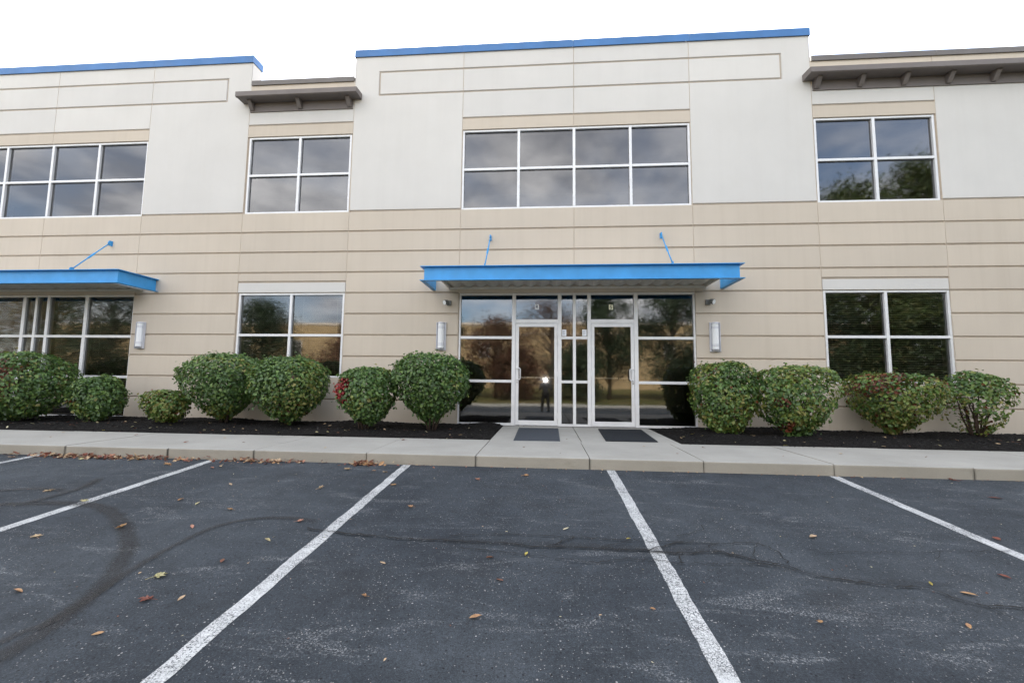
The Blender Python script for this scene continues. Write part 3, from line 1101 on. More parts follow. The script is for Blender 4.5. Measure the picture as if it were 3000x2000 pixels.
def door(x0, x1, hinge_right):
    z0, z1 = 0.016, 2.178
    mb = MB()
    yf, yb = 0.036, 0.082
    st = 0.066
    mb.box(x0, x0 + st, yf, yb, z0, z1, 0, 0.003)
    mb.box(x1 - st, x1, yf, yb, z0, z1, 0, 0.003)
    mb.box(x0 + st + .0002, x1 - st - .0002, yf + .001, yb, z0, z0 + 0.10, 0, 0.003)
    mb.box(x0 + st + .0002, x1 - st - .0002, yf + .001, yb, z1 - 0.072, z1, 0, 0.003)
    d = mb.obj('door', [M['alu']], B)
    pane(x0 + st - .004, x1 - st + .004, z0 + 0.096, z1 - 0.068, d, 0.056)
    hx = x0 + 0.034 if hinge_right else x1 - 0.034
    sgn = 1 if hinge_right else -1
    h = MB()
    zt, zb = 1.215, 0.975
    pts = [(hx, yf, zt), (hx, yf - .045, zt), (hx + sgn * .05, yf - .06, zt), (hx + sgn * .068, yf - .06, zt - .02), (hx + sgn * .068, yf - .06, zb + .02), (hx + sgn * .05, yf - .06, zb), (hx, yf - .045, zb), (hx, yf, zb)]
    h.tube(pts, 0.0125, 8)
    h.obj('handle', [M['alu']], d, True)
    MB().tube([(hx, yf + .001, 0.915), (hx, yf - .012, 0.915)], 0.017, 14).obj('lock', [M['steel']], d)
    MB().box(x0 + st, x1 - st, 0.095, 0.125, 1.005, 1.035, 0, .004).obj('push_bar', [M['steel']], d)
    kx = x1 if hinge_right else x0
    for zc in (0.22, 1.10, 1.98):
        MB().tube([(kx + sgn * 0.006, yf - .006, zc - .055), (kx + sgn * 0.006, yf - .006, zc + .055)], 0.0095, 10).obj('hinge', [M['alu']], d)
    MB().box(x0 - .01, x1 + .01, 0.0, 0.15, 0.001, 0.012, 0, .002).obj('threshold', [M['steel']], d)
    return d


door(-0.640, 0.251, True)
door(0.967, 1.858, False)

# ------------------------------------------------------------------ entrance canopies
def channel(mb, p0, p1, side, z0, z1, fl, t=0.012):
    """Steel channel along x or y with flanges towards side."""
    (xa, ya), (xb, yb) = p0, p1
    if side in ('-y',):
        mb.box(xa, xb, ya, ya + t, z0 + t + .0002, z1 - t - .0002)
        mb.box(xa, xb, ya - fl, ya + t, z0, z0 + t)
        mb.box(xa, xb, ya - fl, ya + t, z1 - t, z1)
    else:
        s = -1 if side == '-x' else 1
        x_in, x_out = (xa, xa + s * fl)
        w0, w1 = sorted((xa, xa - s * t))
        f0, f1 = sorted((xa - s * t, x_out))
        mb.box(w0, w1, ya, yb, z0 + t + .0002, z1 - t - .0002)
        mb.box(f0, f1, ya, yb, z0, z0 + t)
        mb.box(f0, f1, ya, yb, z1 - t, z1)


def canopy(cx, label):
    c = thing('entrance_canopy', label, 'canopy', (cx, -0.45, 2.9), 'blue steel canopies over the storefronts')
    half = 3.035
    yfr = -0.90
    z0, z1 = 2.905, 3.195
    mb = MB()
    channel(mb, (cx - half, yfr), (cx + half, yfr), '-y', z0, z1, 0.07)
    mb.obj('front_beam', [M['canopy']], c)
    for s, sd in ((-1, '-x'), (1, '+x')):
        mb = MB()
        channel(mb, (cx + s * half, yfr + 0.0125), (cx + s * half, -0.002), sd, z0, z1, 0.07)
        # mitred corner tips of the two flanges
        for zz_ in (z0, z1 - 0.012):
            x0, x1 = sorted((cx + s * (half + .0002), cx + s * (half + 0.07)))
            mb.box(x0, x1, yfr - 0.07, yfr + 0.0123, zz_, zz_ + 0.012)
        mb.obj('side_beam', [M['canopy']], c)
    # ribbed deck spanning wall to beam
    mb = MB()
    xa, xb = cx - 2.70, cx + 2.70
    n = 20
    prof = []
    pw = (xb - xa) / n
    for k in range(n):
        x = xa + k * pw
        for u, h in ((0.0, 0.0), (0.10, -0.012), (0.30, -0.042), (0.5, -0.052), (0.70, -0.042), (0.90, -0.012)):
            prof.append((x + u * pw, h))
    prof.append((xb, 0.0))
    zt = 3.02
    for (x, h), (x2, h2) in zip(prof, prof[1:]):
        mb.face([(x, yfr + .02, zt + h), (x2, yfr + .02, zt + h2), (x2, -0.006, zt + h2), (x, -0.006, zt + h)])
        mb.face([(x, yfr + .02, zt + 0.012), (x, -0.006, zt + 0.012), (x2, -0.006, zt + 0.012), (x2, yfr + .02, zt + 0.012)])
    mb.obj('ribbed_deck', [M['deck']], c, recalc=False)
    for s in (-1, 1):
        x0, x1 = sorted((cx + s * 2.701, cx + s * 2.74))
        MB().box(x0, x1, yfr + .02, -0.006, 2.945, 3.06).obj('edge_angle', [M['deck']], c)
    MB().box(xa, xb, -0.045, -0.006, 2.925, 2.965).obj('wall_angle', [M['deck']], c)
    for s in (-1, 1):
        x = cx + s * 1.83
        top = Vector((x, -0.055, 4.06))
        bot = Vector((x, -0.80, 3.245))
        d = (bot - top).normalized()
        mb = MB().tube([top + d * .05, bot - d * .05], 0.013, 8)
        r = mb.obj('tie_rod', [M['canopy']], c, True)
        mid = (top + bot) / 2
        tb = MB().tube([mid - d * .11, mid - d * .085, mid + d * .085, mid + d * .11], [0.014, 0.021, 0.021, 0.014], 8)
        tb.obj('turnbuckle', [M['canopy']], r)
        for q, e in ((top, 1), (bot, -1)):
            k = MB()
            ring = [q + d * (0.038 * math.cos(a)) + Vector((1, 0, 0)).cross(d) * (0.034 * math.sin(a)) for a in [i * math.pi / 6 for i in range(13)]]
            k.tube(ring, 0.011, 6)
            k.obj('clevis', [M['canopy']], r, True)
        MB().box(x - .012, x + .012, -0.075, -0.008, 4.0, 4.12, 0, .003).obj('wall_lug', [M['canopy']], r)
        MB().box(x - .022, x + .022, -0.0075, -0.0008, 4.0, 4.12, 0, .002).obj('wall_plate', [M['canopy']], r)
        MB().box(x - .012, x + .012, -0.845, -0.755, 3.196, 3.27, 0, .003).obj('beam_lug', [M['canopy']], r)
    return c


canopy(0.613, 'bright blue steel canopy hung over the twin glass doors')
canopy(-12.06, 'bright blue steel canopy over the storefront at the far left')

# ------------------------------------------------------------------ wall lights and flood lights
def wall_light(x, label):
    t = thing('wall_light', label, 'wall light', (x, -0.05, 1.89), 'tall wall lights beside the storefronts')
    z0, z1 = 1.582, 2.198
    hw = 0.107
    mb = MB().box(x - hw, x + hw, -0.024, -0.001, z0, z1, 0, .005)
    # shallow tray rim
    mb.box(x - hw + .004, x - hw + .018, -0.055, -0.0245, z0 + .004, z1 - .004, 0, .003)
    mb.box(x + hw - .018, x + hw - .004, -0.055, -0.0245, z0 + .004, z1 - .004, 0, .003)
    mb.obj('back_plate', [M['light_body']], t)

    def half(za, zb, r, name, mat, parent):
        h = MB()
        n = 14
        pts = [(x - r * math.cos(math.pi * k / n), -0.025 - r * 1.05 * math.sin(math.pi * k / n)) for k in range(n + 1)]
        for a, b in zip(pts, pts[1:]):
            h.face([(a[0], a[1], za), (b[0], b[1], za), (b[0], b[1], zb), (a[0], a[1], zb)])
        h.face([(q[0], q[1], zb) for q in pts])
        h.face([(q[0], q[1], za) for q in reversed(pts)])
        return h.obj(name, [mat], parent)
    half(z0 + .055, z1 - .035, 0.070, 'diffuser', M['diffuser'], t)
    for zb in (z0 + .115, z0 + .142, z1 - .135, z1 - .108):
        half(zb, zb + .012, 0.0745, 'band', M['light_body'], t)
    n = 12
    pts = [(x - .085 * math.cos(math.pi * k / n), -0.025 - .088 * math.sin(math.pi * k / n)) for k in range(n + 1)]
    for zz_, z2, s0, s1 in ((z0 + .005, z0 + .053, 0.55, 1.0), (z1 - .033, z1 - .005, 1.0, 0.9)):
        cp = MB()
        lo = [(x + (q[0] - x) * s0, -0.025 + (q[1] + .025) * s0) for q in pts]
        hi = [(x + (q[0] - x) * s1, -0.025 + (q[1] + .025) * s1) for q in pts]
        for k in range(n):
            cp.face([(*lo[k], zz_), (*lo[k + 1], zz_), (*hi[k + 1], z2), (*hi[k], z2)])
        cp.face([(*q, z2) for q in hi])
        cp.face([(*q, zz_) for q in reversed(lo)])
        cp.obj('end_cap', [M['light_body']], t)


wall_light(-2.262, 'tall grey and white wall light left of the glass doors')
wall_light(3.490, 'tall grey and white wall light right of the glass doors')
wall_light(-9.285, 'tall grey and white wall light beside the far left storefront')


def flood_light(x, s, label):
    t = thing('flood_light', label, 'flood light', (x, -0.05, 2.62), 'small flood lights under the canopy ends')
    MB().box(x - .052, x + .052, -0.042, -0.001, 2.565, 2.672, 0, .008).obj('junction_box', [M['flood']], t)
    MB().tube([(x + s * .02, -0.042, 2.61), (x + s * .02, -0.075, 2.60), (x + s * .03, -0.09, 2.615)], .012, 8).obj('knuckle', [M['flood']], t)
    c = Vector((x + s * .035, -0.125, 2.622))
    d = Vector((s * 0.55, -0.8, -0.35)).normalized()
    mb = MB().tube([c - d * .055, c - d * .03, c + d * .045, c + d * .06], [.022, .045, .055, .055], 12)
    h = mb.obj('lamp_head', [M['flood']], t)
    MB().tube([c + d * .0605, c + d * .063], .048, 12).obj('lens', [M['diffuser']], h)


flood_light(-2.105, -1, 'small grey flood light on the wall left of the door frame')
flood_light(3.370, 1, 'small grey flood light on the wall right of the door frame')

# ------------------------------------------------------------------ signs and notices on the glass
def text_mesh(name, s, size, mat, extr=0.0008):
    cu = bpy.data.curves.new(name, 'FONT')
    cu.body = s
    cu.size = size
    cu.extrude = extr
    cu.offset = 0.0012
    cu.align_x = 'CENTER'
    cu.align_y = 'CENTER'
    tmp = bpy.data.objects.new('tmp_text', cu)
    COL.objects.link(tmp)
    dg = bpy.context.evaluated_depsgraph_get()
    me = bpy.data.meshes.new_from_object(tmp.evaluated_get(dg))
    bpy.data.objects.remove(tmp)
    bpy.data.curves.remove(cu)
    me.materials.clear()
    me.materials.append(mat)
    return me


def letter_sign(x, z, ch, back, ink, label):
    t = thing('letter_sign', label, 'sign', (x, 0.10, z), 'letter stickers over the doors')
    y = 0.0705
    MB().box(x - .043, x + .043, y - .0015, y, z - .054, z + .054).obj('sticker', [back], t)
    o = link('letter', text_mesh('letter', ch, 0.108, ink), t)
    o.location = (x, y - 0.0025, z - 0.002)
    o.rotation_euler = (R(90), 0, 0)


letter_sign(-0.190, 2.545, 'R', M['sign_white'], M['letter_blue'], 'white sticker with the letter R above the left door')
letter_sign(1.390, 2.535, 'S', M['sign_yellow'], M['letter_black'], 'pale yellow sticker with the letter S above the right door')


def notice(x0, x1, z0, z1, label):
    t = thing('paper_notice', label, 'notice', ((x0 + x1) / 2, 0.1, z0), 'paper notices taped inside the narrow sidelights')
    y = 0.0705
    MB().box(x0, x1, y - .001, y, z0, z1).obj('sheet', [M['paper']], t)
    mb = MB()
    rs = random.Random(int(x0 * 1000))
    for k in range(7):
        z = z1 - .03 - k * .014
        mb.box(x0 + .014, x1 - .014 - rs.uniform(0, .03), y - .0018, y - .0012, z, z + .005)
    mb.obj('print', [M['ink']], t)


notice(0.349, 0.442, 1.912, 2.052, 'white paper notice on the narrow pane beside the left door')
notice(0.780, 0.873, 1.912, 2.052, 'white paper notice on the narrow pane beside the right door')

# ------------------------------------------------------------------ blinds
def blind(x0, x1, z0, z1, label, tilt):
    t = thing('window_blind', label, 'blind', ((x0 + x1) / 2, 0.22, z1), 'horizontal blinds behind the ground floor glass')
    MB().box(x0, x1, 0.195, 0.245, z1 - .05, z1, 0, .004).obj('head_rail', [M['blind']], t)
    mb = MB()
    z = z1 - .075
    c, s = math.cos(tilt), math.sin(tilt)
    while z > z0 + .03:
        w = 0.025
        ya, za, yb, zb = 0.22 - w * c, z - w * s, 0.22 + w * c, z + w * s
        zm = z + 0.004
        i = len(mb.v)
        mb.v += [(x0, ya, za), (x1, ya, za), (x1, 0.22, zm), (x0, 0.22, zm), (x1, yb, zb), (x0, yb, zb)]
        mb.f += [(i, i + 1, i + 2, i + 3), (i + 3, i + 2, i + 4, i + 5)]
        mb.m += [0, 0]
        z -= 0.0475
    sl_ = mb.obj('slats', [M['blind']], t, recalc=False)
    sl_['kind'] = 'stuff'
    MB().box(x0, x1, 0.2, 0.24, z0, z0 + .02, 0, .004).obj('bottom_rail', [M['blind']], t)
    for x in (x0 + .18, x1 - .18):
        MB().tube([(x, 0.192, z1 - .05), (x, 0.192, z0 + .02)], .0015, 5).obj('ladder_cord', [M['blind']], t)


blind(-6.93, -5.765, 0.99, 2.84, 'blind in the left pane of the window behind the big twin shrubs', 0.12)
blind(-5.715, -4.55, 0.99, 2.84, 'blind in the right pane of the window behind the big twin shrubs', 0.12)
blind(5.745, 6.88, 0.99, 2.84, 'blind in the left pane of the far right ground floor window', 0.18)
blind(6.93, 8.05, 0.99, 2.84, 'blind in the right pane of the far right ground floor window', 0.18)
blind(-10.70, -9.60, 0.06, 2.82, 'blind in the wide end pane of the far left storefront', 0.2)
blind(-11.69, -10.76, 0.06, 2.82, 'blind beside the narrow panes of the far left storefront', 0.35)
blind(-13.35, -12.44, 0.06, 2.82, 'blind at the left edge behind the storefront glass', 0.35)

# ------------------------------------------------------------------ door mats
def mat_mesh(corners, h, mat, name, label, ribs):
    t = thing(name, label, 'mat', (sum(c[0] for c in corners) / 4, sum(c[1] for c in corners) / 4, 0.0), 'door mats on the entry walk')
    a, b, c, d = [Vector((*q, 0)) for q in corners]      # far left, far right, near right, near left
    mb = MB()
    e = 0.012
    z = 0.003
    top = [q + ((a + b + c + d) / 4 - q).normalized() * e for q in (a, b, c, d)]
    for k in range(4):
        k2 = (k + 1) % 4
        p_, q_ = (a, b, c, d)[k], (a, b, c, d)[k2]
        mb.face([(p_.x, p_.y, z), (q_.x, q_.y, z), (top[k2].x, top[k2].y, z + h), (top[k].x, top[k].y, z + h)])
    mb.face([(q.x, q.y, z + h) for q in top])
    o = mb.obj('base', [mat], t)
    if ribs:
        rb = MB()
        n = 30
        for k in range(n):
            u0, u1 = (k + 0.2) / n, (k + 0.8) / n
            f0, f1 = top[0].lerp(top[1], u0), top[0].lerp(top[1], u1)
            n0, n1 = top[3].lerp(top[2], u0), top[3].lerp(top[2], u1)
            i = len(rb.v)
            zt = z + h + 0.007
            for zz_ in (z + h + .0005, zt):
                rb.v += [(f0.x, f0.y, zz_), (f1.x, f1.y, zz_), (n1.x, n1.y, zz_), (n0.x, n0.y, zz_)]
            for q in ((0, 1, 5, 4), (1, 2, 6, 5), (2, 3, 7, 6), (3, 0, 4, 7), (4, 5, 6, 7)):
                rb.f.append(tuple(i + m_ for m_ in q))
                rb.m.append(0)
        r = rb.obj('ribs', [mat], t)
        r['kind'] = 'stuff'
    return t


mat_mesh([(-0.53, -0.47), (0.26, -0.42), (0.235, -2.22), (-0.505, -2.27)], 0.010, M['mat_grey'], 'door_mat', 'blue-grey ribbed mat in front of the left door', True)
mat_mesh([(1.05, -0.36), (1.90, -0.33), (1.785, -2.08), (0.965, -2.09)], 0.012, M['mat_black'], 'door_mat', 'plain black mat lying askew before the right door', False)

# ------------------------------------------------------------------ shrubs
GREENS = np.array([(0.064, 0.132, 0.036), (0.092, 0.178, 0.047), (0.132, 0.225, 0.058), (0.170, 0.265, 0.068), (0.112, 0.180, 0.075)])
YGREENS = np.array([(0.185, 0.250, 0.055), (0.24, 0.275, 0.065), (0.15, 0.245, 0.058), (0.27, 0.250, 0.075), (0.12, 0.21, 0.052)])
REDS = np.array([(0.30, 0.018, 0.020), (0.38, 0.03, 0.03), (0.22, 0.02, 0.018)])
RUSTS = np.array([(0.16, 0.045, 0.022), (0.20, 0.065, 0.025), (0.11, 0.04, 0.022)])


def lump(D, rs, amp, k=9, f=2.4):
    o = np.zeros(len(D))
    for _ in range(k):
        w = rs.normal(0, f, 3)
        o += np.sin(D @ w + rs.uniform(0, 6.3))
    return amp * o / math.sqrt(k)


def shrub(x, y, w, h, label, seed, depth=None, mid=0.56, low=0.10, taper=0.55, n=4600, ygreen=0.15, red=None, rust=None, sparse=0.0, leaf=0.070, stems=8, flat=2.6, rust_all=0.0, gap=None):
    n = int(n * 1.3)
    rs = np.random.RandomState(seed)
    pr = random.Random(seed)
    zb = bed_z(x, y)
    t = thing('shrub', label, 'shrub', (x, y, zb - 0.02), 'clipped shrubs in the mulch beds')
    depth = depth or w * 0.92
    c = low + (h - low) * mid
    D = rs.normal(0, 1, (n, 3))
    D /= np.linalg.norm(D, axis=1, keepdims=True)
    # superellipsoid, fuller at the top, drawn in towards the foot
    e = flat
    k = (np.abs(D) ** e).sum(1) ** (-1 / e)
    S = D * k[:, None]
    rr = np.where(rs.rand(n) < 0.72, rs.uniform(0.90, 1.03, n), rs.uniform(0.45, 0.92, n))
    rr *= 1 + lump(D, rs, 0.055) + lump(D, rs, 0.045, f=5)
    S *= rr[:, None]
    zz_ = np.where(S[:, 2] > 0, S[:, 2] * (h - c), S[:, 2] * (c - low))
    tp = np.where(S[:, 2] < 0, 1 - taper * np.clip(-S[:, 2], 0, 1.05) ** 1.7, 1.0)
    P = np.stack([S[:, 0] * w / 2 * tp, S[:, 1] * depth / 2 * tp, c + zz_], -1)
    # stray shoots that break the clipped outline
    st = rs.rand(n) < 0.035
    P[st] += D[st] * rs.uniform(0.02, 0.11, (st.sum(), 1)) * np.array([1, 1, 0.8])
    # openings where stems show through
    keep = np.ones(n, bool)
    if sparse:
        q = np.zeros(n)
        for _ in range(7):
            q += np.sin(P @ rs.normal(0, 5.5, 3) + rs.uniform(0, 6.3))
        keep = (q / 2.6 + rs.normal(0, 0.35, n)) > (-1.25 + 2.2 * sparse * np.clip(1.25 - P[:, 2] / h, 0, 1))
    if gap is not None:
        gx, gz, gr = gap
        dd = ((P[:, 0] - gx) / gr) ** 2 + ((P[:, 2] - gz) / gr) ** 2
        keep &= (dd > 1) | (rs.rand(n) < 0.22)
    P, D = P[keep], D[keep]
    m_ = len(P)
    Nn = D + np.array([0, 0, 0.55]) + rs.normal(0, 0.38, (m_, 3))
    A = np.cross(D, rs.normal(0, 1, (m_, 3))) + np.array([0, 0, -0.55]) + D * 0.25
    L = leaf * np.where(rs.rand(m_) < 0.25, rs.uniform(0.38, 0.65, m_), rs.uniform(0.65, 1.15, m_))
    Wd = L * rs.uniform(0.60, 0.92, m_)
    P0 = P - A / (np.linalg.norm(A, axis=1, keepdims=True) + 1e-9) * L[:, None] * 0.5
    P0[:, 2] = np.maximum(P0[:, 2], 0.06)
    col = GREENS[rs.randint(0, len(GREENS), m_)] * rs.uniform(0.8, 1.2, (m_, 1))
    yl = np.zeros(m_)
    for _ in range(5):
        yl += np.sin(P @ rs.normal(0, 4.5, 3) + rs.uniform(0, 6.3))
    ym = (yl / 2.2 + rs.normal(0, 0.6, m_)) > (1.6 - 3.2 * ygreen)
    col[ym] = YGREENS[rs.randint(0, len(YGREENS), ym.sum())] * rs.uniform(0.85, 1.2, (ym.sum(), 1))
    if rust_all:
        rm = rs.rand(m_) < rust_all
        col[rm] = RUSTS[rs.randint(0, 3, rm.sum())]
    for spots, pal in ((red, REDS), (rust, RUSTS)):
        for sx, sz, sr, pr_ in (spots or []):
            d2 = ((P[:, 0] - sx) ** 2 + (P[:, 2] - sz) ** 2) / sr ** 2
            rm = (d2 < 1) & (P[:, 1] < 0.1) & (rs.rand(m_) < pr_)
            col[rm] = pal[rs.randint(0, 3, rm.sum())] * rs.uniform(0.8, 1.25, (rm.sum(), 1))
    V, Q = leaves(P0, Nn, A, L, Wd, 0.16, 0.22)
    me = np_mesh('foliage', V + np.array([x, y, zb - 0.02]), Q, M['leaf'], np.repeat(col, 6, 0))
    link('foliage', me, t)
    for k in range(stems):
        a = 2 * math.pi * k / stems + pr.uniform(-.4, .4)
        r0 = pr.uniform(0.02, 0.09)
        rt = pr.uniform(0.35, 0.78)
        p0 = Vector((x + r0 * math.cos(a), y + r0 * math.sin(a), zb - 0.04))
        p3 = Vector((x + rt * w / 2 * math.cos(a), y + rt * depth / 2 * math.sin(a), zb + h * pr.uniform(0.62, 0.86)))
        p1 = p0.lerp(p3, 0.3) + Vector((pr.uniform(-.03, .03), pr.uniform(-.03, .03), 0.05 * h))
        p2 = p0.lerp(p3, 0.65) + Vector((pr.uniform(-.05, .05), pr.uniform(-.05, .05), 0.03 * h))
        mb = MB().tube([p0, p1, p2, p3], [pr.uniform(.013, .021), .013, .009, .004], 6)
        for _ in range(4):
            s0 = [p1, p2, p1.lerp(p2, .5), p2.lerp(p3, .4)][_]
            dv = Vector((pr.uniform(-1, 1), pr.uniform(-1, 1), pr.uniform(0.1, 1))) * (0.16 * w)
            mb.tube([s0, s0 + dv * .5 + Vector((0, 0, .02)), s0 + dv], [.007, .005, .0025], 5)
        mb.obj('stem', [M['bark']], t, True)
    return t


shrub(-10.80, -1.05, 1.62, 1.36, 'large green shrub with a rust-red patch at the left edge', 11, n=6400, low=0.06, taper=0.30, ygreen=0.24, rust=[(0.10, 0.82, 0.30, .75), (-0.05, 0.62, 0.22, .5), (0.35, 1.05, 0.22, .55), (0.12, 0.60, 0.12, .8)])
shrub(-9.14, -0.98, 0.86, 0.93, 'knee-high green shrub against the far left storefront corner', 12, n=3600, low=0.04, taper=0.32, ygreen=0.25, rust=[(-.2, .45, .06, .8)])
shrub(-7.47, -1.12, 0.74, 0.64, 'smallest shrub, low and yellow-green, standing alone on the mulch', 13, n=2000, low=0.03, taper=0.30, ygreen=0.95, sparse=0.1, rust_all=0.05, leaf=0.068)
shrub(-6.50, -0.80, 1.55, 1.37, 'big rounded dark green shrub, left of the touching pair', 14, n=6000, low=0.12, taper=0.62, mid=0.62, ygreen=0.16)
shrub(-5.06, -0.92, 1.38, 1.33, 'big rounded green shrub, right of the touching pair', 15, n=5600, low=0.10, taper=0.50, mid=0.60, ygreen=0.26, rust_all=0.008)
shrub(-3.33, -1.35, 1.06, 1.14, 'green shrub with a cluster of bright red leaves', 16, n=4200, low=0.10, taper=0.48, mid=0.6, ygreen=0.26, red=[(-0.45, 0.80, 0.14, .85), (-0.32, 0.70, 0.11, .8), (-0.24, 0.86, 0.10, .75), (-0.27, 0.58, .07, .7), (-0.44, .56, .05, .9), (-.5, .92, .06, .7)])
shrub(-2.17, -1.02, 1.38, 1.41, 'dense dark green ball-shaped shrub left of the glass doors', 17, n=6200, low=0.18, taper=0.72, mid=0.62, ygreen=0.08, flat=2.8)
shrub(3.27, -0.93, 1.06, 1.28, 'upright green shrub just right of the glass doors', 18, n=5000, low=0.06, taper=0.25, mid=0.58, ygreen=0.55, flat=3.2, rust_all=0.02)
shrub(4.36, -1.15, 1.24, 1.26, 'leaning green shrub with an open twiggy gap at its right side', 19, n=4500, low=0.03, taper=0.50, mid=0.62, ygreen=0.42, gap=(0.42, 0.86, 0.17), rust=[(-0.35, 0.62, 0.08, .8), (-.18, .2, .1, .6)])
shrub(6.38, -0.66, 1.42, 1.12, 'broad shrub turning yellow and rust along its top', 20, n=4600, low=0.08, taper=0.66, mid=0.66, ygreen=0.68, rust_all=0.05, rust=[(-0.40, 0.95, 0.20, .45), (-0.05, 1.04, 0.14, .4), (-.66, .8, .13, .5), (.5, .98, .12, .3)], sparse=0.2)
shrub(7.84, -0.60, 1.02, 1.15, 'sparse shrub with bare lower stems at the far right', 21, n=3200, low=0.04, taper=0.40, mid=0.64, ygreen=0.6, sparse=0.6, stems=11, rust_all=0.03)

# ------------------------------------------------------------------ fallen leaves
def maple(seed):
    pr = random.Random(seed)
    spec = [(-90, .16), (-62, .42), (-40, .28), (-18, .62), (-2, .55), (10, .80), (24, .50), (36, .42), (50, .85), (62, .62), (76, .66), (90, 1.05)]
    pts = [(a, r) for a, r in spec] + [(180 - a, r) for a, r in reversed(spec[1:-1])]
    c1, c2 = pr.uniform(-.25, .35), pr.uniform(-.2, .3)
    mb = MB()
    vv = [(0, 0, 0.02)]
    for a, r in pts:
        r *= 0.5 * pr.uniform(.85, 1.12)
        x_, y_ = r * math.cos(R(a)), r * math.sin(R(a))
        vv.append((x_, y_, 0.04 + c1 * x_ * x_ + c2 * y_ * y_ + pr.uniform(0, .10)))
    n = len(pts)
    mb.v = vv
    for k in range(n):
        mb.f.append((0, 1 + k, 1 + (k + 1) % n))
        mb.m.append(0)
    mb.tube([(0, -0.07, .03), (0.02, -.3, .05), (.05, -.52, .02)], .012, 4)
    return mb


def oval(seed):
    pr = random.Random(seed)
    mb = MB()
    c = pr.uniform(.1, .5)
    top = [(-.5, 0), (-.28, .15), (0, .22), (.28, .16), (.5, 0)]
    vv = []
    for x_, w_ in top:
        vv += [(x_, w_, .05 + c * w_ + pr.uniform(0, .05)), (x_, 0, .03 + .1 * x_ * x_), (x_, -w_, .05 + c * w_)]
    mb.v = vv
    for k in range(4):
        for j in (0, 1):
            mb.f.append((3 * k + j, 3 * k + 3 + j, 3 * k + 4 + j, 3 * k + 1 + j))
            mb.m.append(0)
    return mb


LEAFCOL = {'tan': (0.50, 0.36, 0.22), 'orange': (0.46, 0.265, 0.13), 'brown': (0.17, 0.07, 0.04), 'red-brown': (0.22, 0.075, 0.05),
           'yellow': (0.55, 0.45, 0.10), 'pale': (0.50, 0.44, 0.24), 'pinkish': (0.48, 0.24, 0.16), 'cream': (0.6, 0.55, 0.36)}
_lm = {}


def leaf_mesh(shape, var, colname):
    key = (shape, var, colname)
    if key not in _lm:
        mb = (maple if shape == 'maple' else oval)(var * 7 + 3)
        me = mb.mesh('fallen_leaf', [M['dry_leaf']], recalc=False)
        pr = random.Random(hash(colname) % 1000 if False else var + len(colname))
        at = me.attributes.new('tint', 'FLOAT_COLOR', 'POINT')
        c = LEAFCOL[colname]
        buf = []
        for _ in me.vertices:
            s = pr.uniform(.7, 1.2)
            buf += [c[0] * s, c[1] * s * pr.uniform(.9, 1.1), c[2] * s, 1]
        at.data.foreach_set('color', buf)
        _lm[key] = me
    return _lm[key]


